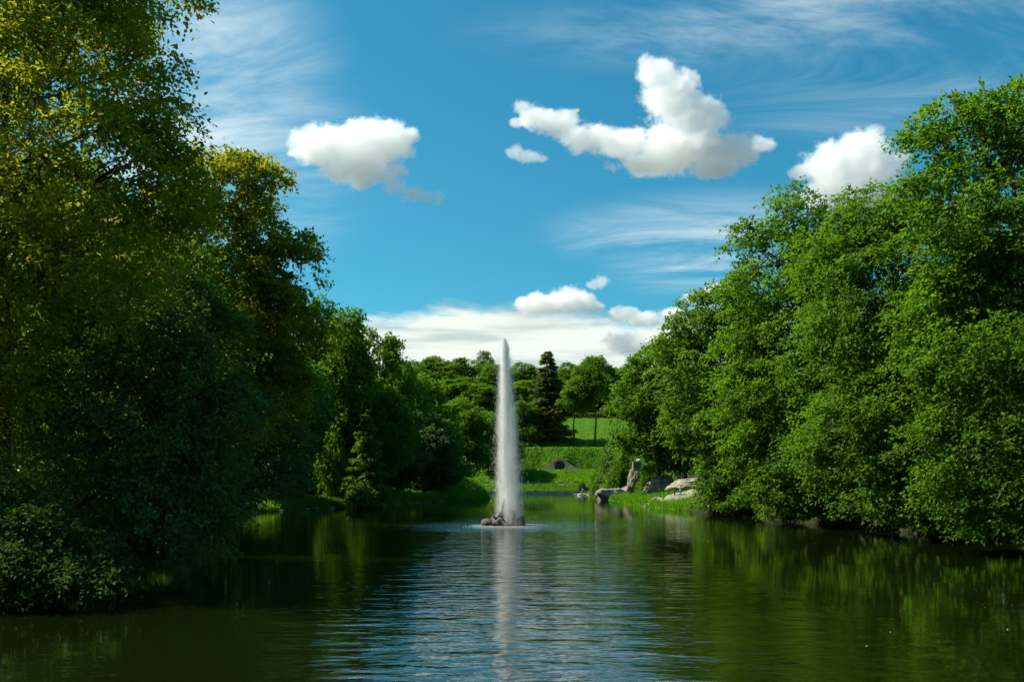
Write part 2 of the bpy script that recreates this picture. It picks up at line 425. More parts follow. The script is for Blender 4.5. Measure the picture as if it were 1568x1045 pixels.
def grow(seed, lobes, trunk_r, leaf, nleaf, clump=1.3, droop=0.35, flat=0.5, fork=0.25, spread=1.0, lean=(0, 0), padup=0.85):
    """Broadleaf tree. lobes: (x, y, z, r) ellipsoids of the crown about the foot of the trunk at the origin.
    Returns (trunk mesh, crown mesh)."""
    R = np.random.default_rng(seed)
    lobes = np.array(lobes, float)
    cen, rad = lobes[:, :3], lobes[:, 3]
    # boughs: domed pads of foliage over the outer shell of each lobe, each pad made of leaf clumps
    cl, ow = [], []
    for i in range(len(lobes)):
        pr = np.clip(0.46 * rad[i], 1.1 * clump, 2.0 * clump)
        npad = max(5, int(4 * np.pi * rad[i] ** 2 / (np.pi * pr ** 2) * 1.25))
        d = norm(R.normal(size=(npad, 3)))
        k = norm(R.normal(size=(4, 3)))
        lump = 0.80 + 0.34 * np.clip(np.max(d @ k.T, axis=1), 0, 1) ** 3
        rr = rad[i] * (0.62 + 0.38 * R.random(npad) ** 0.5) * lump
        pc = cen[i] + d * rr[:, None] * np.array([1, 1, 0.9])
        keep = (d[:, 2] > -0.6) | (R.random(npad) < 0.5)
        for j in range(len(lobes)):
            if j != i: keep &= np.linalg.norm(pc - cen[j], axis=1) > rad[j] * 0.55
        pc, d = pc[keep], d[keep]
        m_ = max(4, int(1.5 * (pr / clump) ** 2 * 2.6))
        for q in range(len(pc)):
            nrm_ = norm(np.array([0, 0, padup]) + d[q] * 0.75); u_ = norm(np.cross(nrm_, [0.3, 0.9, 0.1])); v_ = np.cross(nrm_, u_)
            pq = pr * R.uniform(0.65, 1.2); ro = np.sqrt(R.random(m_)); an = R.random(m_) * 6.283
            pp = pc[q] + pq * ro[:, None] * (np.cos(an)[:, None] * u_ + np.sin(an)[:, None] * v_) + nrm_ * (0.42 * pq * (1 - ro ** 2) - 0.15 * pq + R.normal(size=m_) * 0.10 * pq)[:, None]
            cl.append(pp); ow.append(norm(d[q] * 0.6 + (pp - pc[q]) / pq * 0.8 + nrm_ * 0.3))
        nin = int(len(pc) * 1.2)
        di = norm(R.normal(size=(nin, 3))); cl.append(cen[i] + di * (rad[i] * 0.62 * R.random(nin) ** 0.4)[:, None]); ow.append(di)
    cl = np.concatenate(cl); ow = np.concatenate(ow)
    okc = cl[:, 2] > 0.25; cl, ow = cl[okc], ow[okc]
    size = clump * (0.50 + 0.55 * R.random(len(cl)))
    # skeleton
    top = cen[:, 2].max(); axis_xy = np.array([np.average(cen[:, 0], weights=rad), np.average(cen[:, 1], weights=rad)])
    low = max(0.6, min(cen[:, 2].min(), top * 0.45))
    tp = np.array([[0, 0, -0.8], [lean[0] * .3, lean[1] * .3, low * 0.5], [axis_xy[0] * fork + lean[0], axis_xy[1] * fork + lean[1], low],
                   [axis_xy[0] * .7, axis_xy[1] * .7, (low + top) / 2], [axis_xy[0], axis_xy[1], top]])
    tt = np.linspace(0, 1, 18); ctrl = np.linspace(0, 1, 5)
    trunk = np.stack([np.interp(tt, ctrl, tp[:, k]) for k in range(3)], 1)
    trunk[1:-1] = (trunk[:-2] + 2 * trunk[1:-1] + trunk[2:]) / 4
    trunk[2:, :2] += np.cumsum(R.normal(size=(16, 2)) * 0.08, axis=0)
    tr = trunk_r * (1 - 0.85 * tt); tr[0] *= 1.5; tr[1] *= 1.15
    segs = [(trunk, tr)]
    nodes = [trunk[4:]]; nr = [tr[4:]]
    for i in range(len(lobes)):
        zt = np.clip(cen[i, 2] - 0.55 * np.linalg.norm(cen[i, :2] - axis_xy), low * 0.7, top)
        k = np.argmin(np.abs(trunk[:, 2] - zt))
        a = trunk[k]; c = cen[i] + np.array([0, 0, rad[i] * 0.3])
        b = (a + c) / 2 + np.array([0, 0, -0.08 * np.linalg.norm(c - a)]) + R.normal(size=3) * 0.4
        pts = bez(a, b, c, 9); pts[1:-1] += R.normal(size=(7, 3)) * 0.12
        r_ = tr[k] * 0.62 * np.linspace(1, 0.22, 9)
        segs.append((pts, r_)); nodes.append(pts[2:]); nr.append(r_[2:])
        for q in range(int(3 + rad[i])):
            s = R.integers(3, 8); dirv = norm(R.normal(size=3) + np.array([0, 0, 0.3]))
            e = cen[i] + dirv * rad[i] * 0.75
            pts2 = bez(pts[s], (pts[s] + e) / 2 + R.normal(size=3) * 0.3, e, 6)
            r2_ = r_[s] * 0.55 * np.linspace(1, 0.25, 6)
            segs.append((pts2, r2_)); nodes.append(pts2[1:]); nr.append(r2_[1:])
    N = np.concatenate(nodes); NR = np.concatenate(nr)
    for i in range(0, len(cl)):
        dd = np.linalg.norm(N - cl[i], axis=1); k = int(np.argmin(dd))
        if dd[k] < 0.3: continue
        m_ = (N[k] + cl[i]) / 2 + R.normal(size=3) * 0.12 * dd[k]
        e = cl[i] + ow[i] * size[i] * 0.5
        r0 = min(NR[k] * 0.6, 0.02 + 0.018 * dd[k])
        segs.append((np.array([N[k], m_, cl[i], e]), np.array([r0, r0 * 0.7, r0 * 0.45, r0 * 0.15])))
    tm = tubes_mesh('trunk', segs)
    # leaves along the twigs of each clump
    per = max(10, int(nleaf / len(cl)))
    nc, ntw = len(cl), 7
    tw = norm(ow[:, None, :] * 0.55 * spread + R.normal(size=(nc, ntw, 3)) * np.array([1, 1, flat]))
    ci = np.repeat(np.arange(nc), per); n = len(ci)
    ti = R.integers(0, ntw, n)
    s = (0.10 + 0.95 * R.random(n) ** 0.8)
    dirs = tw[ci, ti]
    sz = size[ci]
    pos = cl[ci] + dirs * (s * sz)[:, None] + R.normal(size=(n, 3)) * (0.13 * sz)[:, None] * np.array([1, 1, 0.7])
    pos[:, 2] -= droop * sz * s ** 2
    ax = norm(dirs + R.normal(size=(n, 3)) * 0.65 + np.array([0, 0, -0.25]))
    nm = norm(np.array([0, 0, 1.0]) + ow[ci] * 0.5 + R.normal(size=(n, 3)) * 0.34)
    L = leaf * (0.65 + 0.7 * R.random(n)); W = L * (0.30 + 0.12 * R.random(n))
    crand = R.random(nc)
    r = np.clip(0.6 * R.random(n) + 0.4 * crand[ci], 0, 1)
    ok = pos[:, 2] > 0.08
    cm = leaves_mesh('crown', pos[ok], ax[ok], nm[ok], L[ok], W[ok], r[ok])
    return tm, cm

def spruce(seed, height, radius, leaf, n_whorl=26, per=90, base=0.12, trunk_r=0.35, sparse=0.0):
    R = np.random.default_rng(seed)
    segs = [(np.array([[0, 0, -.6], [0, 0, height * .5], [0, 0, height]]), np.array([trunk_r * 1.2, trunk_r * .6, 0.03]))]
    P_, A_, N_ = [], [], []
    for i in range(n_whorl):
        f = i / (n_whorl - 1); z = height * (base + (1 - base) * f ** 0.92)
        rr = radius * (1 - f) ** 0.8 * (0.75 + 0.45 * R.random()) + 0.15
        nb = 7 if f < 0.8 else 5
        for b in range(nb):
            if R.random() < sparse: continue
            a = R.random() * 6.283; L = rr * (0.7 + 0.45 * R.random())
            d = np.array([math.cos(a), math.sin(a), 0])
            s = np.linspace(0, 1, 5)[:, None]
            pts = np.array([0, 0, z]) + d * s * L + np.array([0, 0, 1]) * (-0.42 * s + 0.28 * s ** 2) * L
            segs.append((pts, np.linspace(0.06, 0.012, 5) * (0.5 + L / radius)))
            m_ = int(per * (0.25 + L / radius))
            u = R.random(m_) ** 0.7
            q = np.array([np.interp(u, s[:, 0], pts[:, k]) for k in range(3)]).T
            sd = np.array([-d[1], d[0], 0]); wdt = 0.30 * L * (1 - u) + 0.16 * L
            off = (R.random(m_) * 2 - 1) * wdt
            q = q + sd * off[:, None] + R.normal(size=(m_, 3)) * 0.10
            q[:, 2] -= np.abs(off) * 0.35 + R.random(m_) * 0.12 * L
            P_.append(q); A_.append(norm(d * 0.8 + sd * np.sign(off)[:, None] * 0.6 + R.normal(size=(m_, 3)) * .3 + np.array([0, 0, -.25])))
            N_.append(norm(np.array([0, 0, 1.]) + R.normal(size=(m_, 3)) * .45))
    p_ = np.concatenate(P_); n = len(p_)
    L = leaf * (0.6 + 0.8 * R.random(n))
    return tubes_mesh('trunk', segs), leaves_mesh('crown', p_, np.concatenate(A_), np.concatenate(N_), L, L * 0.24, R.random(n))

def plant_tree(name, label, loc, tm, cm, leafm, barkm=BARK, cat='tree', group=None, scale=(1, 1, 1), rz=0.0):
    e = empty(name, loc, rz); e.scale = scale
    tag(e, label, cat, group)
    tr = obj('trunk', tm, barkm, e)
    cr = bpy.data.objects.new('crown', cm); C.objects.link(cr); cr.parent = e
    if len(cm.materials) == 0: cm.materials.append(leafm)
    cr.material_slots[0].link = 'OBJECT'; cr.material_slots[0].material = leafm
    return e

def hero(name, label, base_px, d, lobes_px, leafm, seed, leaf, nleaf, clump=1.3, trunk_r=0.45, depth=1.0, cat='tree', group=None, barkm=BARK, fat=1.2, **kw):
    """lobes_px: (px, py, dd, rpx) crown lobes measured in the photograph, standing at distance d + dd."""
    bx = (base_px - CX) / F * d
    bz = max(H(bx, d), 0.0)
    L = []
    for (px, py, dd, rp) in lobes_px:
        q = P(px, py, d + dd); L.append((q[0] - bx, q[1] - d, q[2] - bz, rp * fat / F * (d + dd)))
    tm, cm = grow(seed, L, trunk_r, leaf, nleaf, clump, **kw)
    return plant_tree(name, label, (bx, d, bz), tm, cm, leafm, barkm, cat, group)

# ---- near trees on the left bank
hero('maple_tree', 'tallest tree at the near left, crown tinted golden with sun glow running out of the top of the picture', 10, 43,
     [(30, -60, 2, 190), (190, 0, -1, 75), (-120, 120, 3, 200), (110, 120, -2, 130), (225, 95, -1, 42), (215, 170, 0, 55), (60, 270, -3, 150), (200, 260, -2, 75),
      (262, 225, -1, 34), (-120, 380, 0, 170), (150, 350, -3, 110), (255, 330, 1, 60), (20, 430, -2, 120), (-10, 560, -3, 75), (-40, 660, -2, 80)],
     LEAF['sunglow'], 11, 0.22, 120000, 1.15, 0.55)
hero('maple_tree', 'dark maple with branches hanging low over the water at the near left', 60, 50,
     [(215, 470, 1, 105), (90, 520, 2, 130), (300, 520, 2, 70), (250, 590, -1, 95), (150, 640, -2, 120), (310, 640, 1, 60), (60, 660, 3, 120), (250, 710, -3, 80), (310, 735, -1, 45),
      (170, 750, -3, 90), (300, 795, -3, 40), (225, 805, -5, 70), (120, 810, -2, 80), (275, 850, -6, 32), (180, 865, -6, 45), (330, 800, -3, 20)],
     LEAF['dark'], 12, 0.21, 125000, 1.05, 0.45, droop=0.5)
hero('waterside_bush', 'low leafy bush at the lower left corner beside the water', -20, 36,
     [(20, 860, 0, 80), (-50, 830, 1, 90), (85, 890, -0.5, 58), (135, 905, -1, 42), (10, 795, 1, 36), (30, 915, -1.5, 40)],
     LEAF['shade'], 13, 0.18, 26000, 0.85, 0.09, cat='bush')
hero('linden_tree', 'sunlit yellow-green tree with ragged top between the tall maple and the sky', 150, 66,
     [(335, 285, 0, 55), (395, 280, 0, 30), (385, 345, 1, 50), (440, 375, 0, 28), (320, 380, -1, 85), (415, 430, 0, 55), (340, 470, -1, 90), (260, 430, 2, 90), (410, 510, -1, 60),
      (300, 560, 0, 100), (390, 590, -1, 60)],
     LEAF['sunglow'], 14, 0.27, 90000, 1.35, 0.5)
hero('hornbeam_tree', 'dense blue-green tree leaning over the left bank grass', 325, 114,
     [(420, 600, 0, 60), (350, 590, 2, 80), (395, 660, -2, 70), (445, 680, -3, 35), (350, 700, 0, 60), (415, 725, -4, 45), (365, 752, -4, 30), (300, 640, 3, 90), (455, 640, -2, 25)],
     LEAF['blue'], 15, 0.37, 56000, 1.6, 0.45)

# ---- near trees on the right bank
hero('ash_tree', 'tall bright tree at the right edge with open twigs at the top', 1690, 64,
     [(1475, 190, 0, 50), (1425, 225, 0, 34), (1545, 215, 0, 70), (1640, 200, 2, 100), (1440, 300, 0, 50), (1530, 330, -2, 90), (1620, 370, 0, 120), (1470, 420, -1, 70), (1560, 470, -3, 100),
      (1650, 560, 0, 140), (1500, 550, -3, 75), (1570, 620, -4, 90), (1500, 690, -4, 65), (1600, 730, -4, 90), (1530, 780, -5, 45), (1590, 795, -5, 35), (1430, 490, 1, 55), (1425, 590, 0, 50), (1440, 680, -2, 50), (1450, 745, -3, 40)],
     LEAF['fresh'], 21, 0.28, 135000, 1.3, 0.55)
hero('maple_tree', 'broad bright green tree second from the right edge', 1455, 80,
     [(1345, 345, 1, 55), (1300, 395, 1, 60), (1400, 400, 0, 75), (1340, 470, -1, 85), (1430, 520, -1, 80), (1310, 550, 0, 70), (1380, 610, -3, 85), (1310, 660, -3, 65), (1440, 660, -3, 75),
      (1370, 715, -5, 60), (1300, 740, -4, 40), (1430, 750, -6, 50), (1345, 775, -6, 26), (1280, 470, 2, 45), (1265, 600, 2, 45), (1270, 690, 0, 45), (1470, 450, 0, 50)],
     LEAF['mid'], 22, 0.31, 105000, 1.45, 0.5)
hero('ash_tree', 'right bank tree with bare twigs poking from its rounded top against the white cloud', 1280, 100,
     [(1215, 335, 0, 42), (1160, 360, 0, 30), (1255, 365, 0, 48), (1190, 425, -1, 65), (1270, 440, 0, 60), (1225, 510, -2, 75), (1165, 500, 0, 45), (1190, 600, -2, 70), (1270, 590, -2, 70),
      (1225, 680, -4, 70), (1165, 690, -2, 45), (1270, 720, -5, 50), (1200, 755, -6, 36), (1255, 775, -6, 20), (1130, 560, 2, 40), (1130, 640, 1, 40), (1150, 735, -2, 32)],
     LEAF['fresh'], 23, 0.35, 92000, 1.6, 0.5)
hero('linden_tree', 'tree in the middle of the right bank row with layered drooping boughs', 1125, 130,
     [(1110, 470, 0, 40), (1060, 505, 0, 38), (1140, 520, 0, 55), (1085, 570, -1, 60), (1030, 545, 0, 30), (1140, 610, -2, 60), (1080, 650, -2, 55), (1125, 700, -4, 52), (1165, 730, -5, 36),
      (1115, 752, -6, 30), (1150, 768, -7, 20)],
     LEAF['mid'], 24, 0.42, 70000, 1.8, 0.48)
hero('maple_tree', 'last and smallest tree of the right bank row above the pale rocks', 1010, 190,
     [(1010, 550, 0, 34), (975, 580, 0, 34), (1040, 580, 0, 38), (960, 620, -1, 24), (1000, 630, -2, 45), (1045, 650, -2, 40), (980, 680, -3, 32), (1025, 700, -3, 32), (1060, 705, -3, 28)],
     LEAF['fresh'], 25, 0.54, 42000, 2.2, 0.5, fat=0.98)

# ---- model trees that are repeated farther off (25 m tall, crown about 15 m wide)
protos = {}
protos['round'] = grow(31, [(0, 0, 19, 5.2), (3.6, 1, 16, 4.4), (-3.6, -1, 16, 4.6), (0.5, -3.4, 15, 4.2), (-0.5, 3.4, 15, 4.4), (3.0, -2.5, 11, 3.8), (-3.6, 1.8, 10.5, 3.9), (0, 0, 8.5, 4.2), (2.5, 3, 9.5, 3.6), (-2.4, -3.2, 9, 3.5)], 0.42, 0.52, 30000, 1.25, flat=0.8, padup=0.3)
protos['tall'] = grow(32, [(0, 0, 21.5, 3.4), (1.6, -1, 18.5, 3.8), (-1.9, 1, 17, 4.0), (2.8, 1.2, 14, 3.9), (-2.8, -1.4, 12.5, 3.9), (0.6, 2.6, 10.5, 3.8), (0.4, -2.8, 9, 3.8), (2.6, -0.4, 6.5, 3.4), (-2.6, 0.8, 6, 3.3)], 0.40, 0.50, 28000, 1.2, flat=0.8, padup=0.3)
protos['ragged'] = grow(33, [(-2.6, 0, 21, 3.0), (2.2, 1, 22.6, 2.2), (4.6, -1, 17.5, 3.2), (-5, 1, 15.5, 3.4), (0, -3, 16.5, 3.8), (1, 3, 14, 3.9), (5, 1, 11.2, 3.5), (-4, -2, 9.5, 3.7), (1, 0, 8, 4.0), (-1, 3, 6, 3.4)], 0.40, 0.52, 28000, 1.2, flat=0.8, padup=0.3)
protos['airy'] = grow(34, [(0, 0, 22, 2.5), (-2.6, 0, 19.5, 2.5), (2.6, 1, 19, 2.6), (4.6, 0, 15.2, 2.6), (-4.6, 0, 15.4, 2.7), (0, 2, 15.6, 2.7), (0, -2, 12.2, 2.9)], 0.36, 0.50, 8500, 1.35)
protos['high'] = grow(35, [(0.4, 0, 21, 4.2), (3.6, 0, 18.8, 3.8), (-4.2, 0, 19, 3.9), (0, -3, 17, 3.7), (0, 3, 17, 3.7), (-6, 1, 16, 2.9), (5.6, 0, 15.5, 2.9)], 0.34, 0.52, 18000, 1.2, flat=0.8, padup=0.3)
protos['shrub'] = grow(36, [(0, 0, 2.0, 1.7), (1.6, 0.4, 1.5, 1.3), (-1.6, -0.3, 1.6, 1.35), (0.3, 1.4, 1.4, 1.3), (0.2, -1.4, 1.3, 1.3), (0.5, 0.2, 3.0, 1.1)], 0.08, 0.30, 5200, 0.7)
protos['spruce'] = spruce(37, 25.0, 4.6, 0.80, 30, 80, 0.10)
protos['larch'] = spruce(38, 17.0, 4.6, 0.50, 22, 95, 0.05, 0.25)
PH = {'shrub': 3.9, 'larch': 17.0}
PW = {'round': 15.5, 'tall': 12.0, 'ragged': 15.5, 'airy': 13.0, 'high': 16.5, 'shrub': 5.6, 'spruce': 9.2, 'larch': 9.2}

def put(name, label, kind, px, ytop, d, wpx, leafk, rz=None, cat='tree', group=None, barkm=BARK, sink=0.0, zbase=None):
    x = (px - CX) / F * d; z = H(x, d) if zbase is None else zbase
    z = max(z, 0.0) - sink
    ztop = CH + (HY - ytop) / F * d
    s = (ztop - z) / PH.get(kind, 25.0); sw = (wpx / F * d) / PW[kind]
    tm, cm = protos[kind]
    return plant_tree(name, label, (x, d, z), tm, cm, LEAF[leafk], barkm, cat, group, (sw, sw, s), random.random() * 6.283 if rz is None else rz)

G1 = 'trees on the wooded left shore'
for a in [
    ('oak_tree', 'ragged treetop just right of the golden tree on the left shore', 'ragged', 478, 446, 176, 120, 'mid', 0.4),
    ('oak_tree', 'tall tree on the left shore with its feathery top beside the horizon clouds', 'airy', 535, 462, 172, 110, 'mid', 1.1),
    ('elm_tree', 'tall green tree in the left wood beneath the small puff of cloud', 'tall', 520, 480, 178, 130, 'mid', 2.0),
    ('oak_tree', 'tree stepping down the skyline of the left shore towards the fountain', 'ragged', 580, 500, 192, 110, 'mid', 3.0),
    ('elm_tree', 'lowest skyline tree of the left shore before the far wood begins', 'round', 612, 540, 215, 90, 'mid', 0.2),
    ('oak_tree', 'round tree in the left wood behind the pointed waterside conifer', 'round', 560, 560, 182, 140, 'mid', 1.9),
    ('elm_tree', 'tree in the left wood above the bank grass', 'tall', 500, 570, 195, 130, 'mid', 2.7),
    ('linden_tree', 'bright green tree in the left wood halfway between conifer and fountain', 'ragged', 650, 572, 228, 110, 'fresh', 4.2),
    ('oak_tree', 'dusky tree whose boughs droop to the water left of the grass mound', 'round', 650, 625, 212, 105, 'blue', 5.1),
    ('elm_tree', 'dark drooping tree directly above the grass mound', 'tall', 682, 640, 222, 62, 'dark', 0.9),
    ('elm_tree', 'mid green tree behind the grass mound', 'round', 708, 600, 276, 95, 'mid', 1.4),
    ('linden_tree', 'bright lime tree close to the left side of the fountain spray', 'ragged', 748, 628, 350, 62, 'lime', 2.2),
    ('oak_tree', 'dark low tree beside the foot of the fountain spray on the far left shore', 'round', 765, 660, 345, 80, 'dark', 0.3),
    ('elm_tree', 'blue-green tree at the waterside between pointed conifer and drooping boughs', 'tall', 608, 600, 200, 85, 'blue', 1.0),
    ('linden_tree', 'glowing yellow-green crown low in the left wood', 'round', 468, 572, 172, 66, 'lime', 2.6),
]:
    put(*a[:8], rz=a[8], group=G1)
put('larch_tree', 'pointed feathery conifer standing at the left waterside', 'larch', 560, 630, 165, 84, 'mid', 0.5)
put('waterside_shrub', 'small yellow-green shrub beside the pointed waterside conifer', 'shrub', 508, 655, 168, 62, 'lime', 0.5, 'bush')
put('waterside_shrub', 'dark shrub at the water below the pointed conifer', 'shrub', 552, 742, 161, 62, 'dark', 1.5, 'bush')

G2 = 'trees of the far wood behind the lawn'
for a in [
    ('oak_tree', 'round tree at the left end of the far wood skyline', 'round', 628, 548, 500, 70, 'mid', 0.6),
    ('elm_tree', 'broad round tree on the far skyline midway between left shore and jet', 'round', 668, 541, 520, 74, 'mid', 1.6),
    ('oak_tree', 'skyline tree left of the airy treetop', 'tall', 706, 547, 510, 60, 'mid', 0.9),
    ('ash_tree', 'airy thin treetop poking above the far wood just left of the jet', 'airy', 742, 535, 530, 46, 'mid', 2.1),
    ('oak_tree', 'far wood tree partly behind the left edge of the jet', 'tall', 758, 556, 500, 56, 'mid', 2.9),
    ('elm_tree', 'far wood tree partly behind the right edge of the jet', 'round', 800, 552, 520, 62, 'mid', 3.7),
    ('oak_tree', 'round far tree immediately right of the dark spruce', 'round', 868, 552, 520, 60, 'mid', 4.4),
    ('elm_tree', 'widest skyline tree between spruce and right bank trees', 'ragged', 905, 548, 510, 66, 'mid', 4.9),
    ('elm_tree', 'far tree at the right end of the wood beside the bank trees', 'tall', 944, 562, 520, 56, 'mid', 5.0),
    ('oak_tree', 'rounded tree filling the middle of the far wood below the airy treetop', 'ragged', 700, 578, 480, 80, 'mid', 5.6),
    ('linden_tree', 'fresh green tree right beside the spray at the foot of the far wood', 'tall', 803, 612, 400, 50, 'mid', 0.1),
    ('elm_tree', 'dark understory tree behind the far lawn hedge', 'round', 905, 585, 530, 90, 'dark', 0.8),
    ('oak_tree', 'dark understory tree between the spruce and the spray', 'round', 822, 590, 520, 70, 'dark', 1.2),
    ('elm_tree', 'shaded far tree above the trunk of the lone lawn tree', 'tall', 935, 592, 535, 70, 'dark', 2.4),
    ('linden_tree', 'rounded bright tree low in the far wood below the skyline left end', 'round', 646, 578, 465, 72, 'mid', 0.4),
    ('linden_tree', 'rounded bright tree low in the far wood left of the jet', 'round', 738, 585, 470, 66, 'mid', 1.4),
    ('linden_tree', 'rounded tree low in the far wood between jet and spruce', 'round', 808, 580, 485, 75, 'mid', 2.4),
    ('linden_tree', 'rounded tree low in the far wood right of the spruce', 'round', 868, 580, 490, 70, 'mid', 3.4),
    ('linden_tree', 'rounded tree of the far wood beside the right bank trees', 'round', 945, 585, 490, 70, 'mid', 4.4),
    ('elm_tree', 'low dark tree at the wood edge directly behind the hedge', 'shrub', 905, 612, 500, 60, 'dark', 0.8),
    ('elm_tree', 'low dark tree at the wood edge left of the spruce foot', 'shrub', 815, 620, 480, 70, 'dark', 1.8),
    ('elm_tree', 'low tree at the wood edge right of the spruce foot', 'shrub', 862, 615, 490, 70, 'dark', 2.8),
    ('elm_tree', 'low tree at the wood edge above the right end of the hedge', 'shrub', 950, 615, 495, 60, 'mid', 3.8),
    ('elm_tree', 'low shaded tree of the far wood left of the jet', 'shrub', 745, 620, 470, 90, 'dark', 3.1),
]:
    put(*a[:8], rz=a[8], group=G2)
put('spruce_tree', 'dark spruce with pointed tip rising above the far wood', 'spruce', 838, 540, 408, 78, 'needle', 0.2)
put('linden_tree', 'dark round tree with short trunk on the far lawn', 'high', 880, 585, 404, 82, 'mid', 1.3)
put('ash_tree', 'tall far lawn tree with long bare leaning trunk', 'high', 911, 547, 402, 92, 'mid', 3.5, barkm=BARK_PALE)

# ---- trees that fill the slopes behind the near rows
G3 = 'trees on the slope behind the right bank row'
for i, (px, yt, d, wd, k, lf, lb_) in enumerate([
    (1560, 330, 96, 240, 'round', 'mid', 'shaded tree glimpsed through the gaps at the right edge'),
    (1400, 420, 112, 200, 'tall', 'mid', 'tree behind the broad second tree from the right edge'),
    (1290, 450, 134, 170, 'round', 'mid', 'shaded tree behind the twiggy round-topped right bank tree'),
    (1190, 510, 160, 150, 'ragged', 'mid', 'tree on the slope behind the layered tree of the right bank'),
    (1090, 560, 200, 120, 'round', 'mid', 'shaded tree above the pale rocks behind the right bank row'),
    (1050, 600, 235, 110, 'tall', 'dark', 'dark tree deep behind the smallest right bank tree')]):
    put('elm_tree', lb_, k, px, yt, d, wd, lf, 0.7 * i, group=G3)
G4 = 'trees on the slope behind the left bank row'
for i, (px, yt, d, wd, k, lf, lb_) in enumerate([
    (90, 200, 78, 330, 'round', 'mid', 'shaded tree behind the tall golden maple at the left edge'),
    (250, 330, 92, 230, 'tall', 'mid', 'shaded tree behind the dark overhanging maple'),
    (350, 420, 132, 200, 'ragged', 'mid', 'tree rising behind the yellow-green ragged tree'),
    (420, 500, 152, 170, 'round', 'mid', 'shaded tree behind the blue-green leaning tree')]):
    put('elm_tree', lb_, k, px, yt, d, wd, lf, 0.9 * i + 0.3, group=G4)

# ---- bushes at the water's edge, right side and far shore
for (name, lb_, px, yt, d, wd, lf) in [
    ('waterside_shrub', 'dark bush above the big boulder left of the right bank trees', 942, 655, 245, 54, 'dark'),
    ('waterside_shrub', 'bright bush on the slope just above the big boulder', 945, 702, 238, 50, 'fresh'),
    ('waterside_shrub', 'round bush left of the stone block above the boulder', 918, 716, 250, 36, 'mid'),
    ('waterside_shrub', 'narrow upright bush at the right end of the green terraces', 918, 706, 334, 20, 'mid'),
    ('round_shrub', 'dark clipped ball-shaped bush beside the seated visitors on the far shore', 891, 739, 329.5, 14, 'needle'),
    ('waterside_shrub', 'bush in front of the stone block on the right bank', 996, 708, 196, 40, 'fresh'),
    ('waterside_shrub', 'low bush overhanging the water right of the two standing visitors', 1092, 735, 136, 66, 'mid'),
    ('waterside_shrub', 'pale lime bush hanging over the water near the right edge', 1442, 765, 80, 84, 'lime'),
    ('lawn_shrub', 'rounded bush at the back of the far lawn', 938, 622, 464, 36, 'mid'),
]:
    put(name, lb_, 'shrub', px, yt, d, wd, lf, cat='bush')

for dd, hh, lf, lb_ in [(132, 4.5, 'mid', 'waterside bush below the layered tree, beside the pale rocks'), (121, 5.0, 'fresh', 'leaning waterside bush left of the twiggy round-topped tree'), (110, 5.2, 'mid', 'bush in the dark gap under the twiggy round-topped tree'),
                    (99, 5.0, 'fresh', 'waterside bush right below the twiggy round-topped tree'), (89, 5.2, 'mid', 'waterside bush under the broad second tree, its left half'), (80, 5.0, 'fresh', 'waterside bush under the broad second tree, its right half'),
                    (72, 4.6, 'mid', 'waterside bush at the foot of the tall tree of the right edge')]:
    xx = float(np.interp(dd, XRp[:, 0], XRp[:, 1])) + 1.2
    put('shore_bush', lb_, 'shrub', CX + F * xx / dd, HY + (CH - hh) / dd * F, dd, 8.5 / dd * F, lf, cat='bush', group='bushes along the right waterline')
for dd, hh, lf, lb_ in [(58, 4.5, 'dark', 'shaded bush under the dark overhanging maple'), (70, 5.5, 'dark', 'shaded bush behind the overhanging maple boughs'), (83, 6.0, 'dark', 'shaded bush at the foot of the yellow-green ragged tree'),
                    (96, 6.0, 'blue', 'bush left of the leaning blue-green tree'), (108, 5.0, 'blue', 'bush at the foot of the leaning blue-green tree')]:
    xx = float(np.interp(dd, XLp[:, 0], XLp[:, 1])) - 1.0
    put('shore_bush', lb_, 'shrub', CX + F * xx / dd, HY + (CH - hh) / dd * F, dd, 10.0 / dd * F, lf, cat='bush', group='bushes along the left waterline')

for k, (px, yt, d, wd, lf) in enumerate([(330, 690, 118, 120, 'dark'), (400, 690, 152, 110, 'dark'), (440, 690, 160, 110, 'dark'), (480, 690, 178, 110, 'dark'), (530, 690, 190, 100, 'dark'), (590, 690, 205, 100, 'dark'), (640, 690, 225, 90, 'dark'), (690, 690, 255, 80, 'dark'), (20, 640, 62, 260, 'dark'), (170, 660, 76, 240, 'dark')]):
    put('undergrowth_bush', ['shaded undergrowth bush left of the blue-green tree trunk', 'shaded undergrowth bush right of the blue-green tree trunk', 'shaded bush behind the start of the left bank grass', 'shaded bush behind the yellow-green shrub',
        'shaded bush left behind the pointed conifer', 'shaded bush right behind the pointed conifer', 'shaded bush under the drooping dark tree', 'shaded bush behind the grass mound', 'shaded bush behind the corner bush at the left edge', 'shaded bush behind the trunk of the dark maple'][k], 'shrub', px, yt, d, wd, lf, cat='bush', group='undergrowth of the left wood')

# ---------------------------------------------------------------- rocks
def rock_mesh(seed, size, rough=0.28, cuts=7, sub=3):
    R = random.Random(seed)
    bm = bmesh.new(); bmesh.ops.create_icosphere(bm, subdivisions=sub, radius=1.0)
    planes = []
    for i in range(cuts):
        n = Vector((R.gauss(0, 1), R.gauss(0, 1), R.gauss(0, 0.8))).normalized(); planes.append((n, R.uniform(0.55, 0.85)))
    o = Vector((R.random() * 50, R.random() * 50, R.random() * 50))
    for v in bm.verts:
        c = v.co.copy()
        for n, d in planes:
            e = c.dot(n) - d
            if e > 0: c -= n * e * 0.85
        c *= 1 + rough * (noise.fractal(c * 1.3 + o, 0.9, 2.0, 4))
        v.co = Vector((c.x * size[0], c.y * size[1], c.z * size[2]))
    me = bpy.data.meshes.new('rock'); bm.to_mesh(me); bm.free()
    me.polygons.foreach_set('use_smooth', [False] * len(me.polygons))
    return me

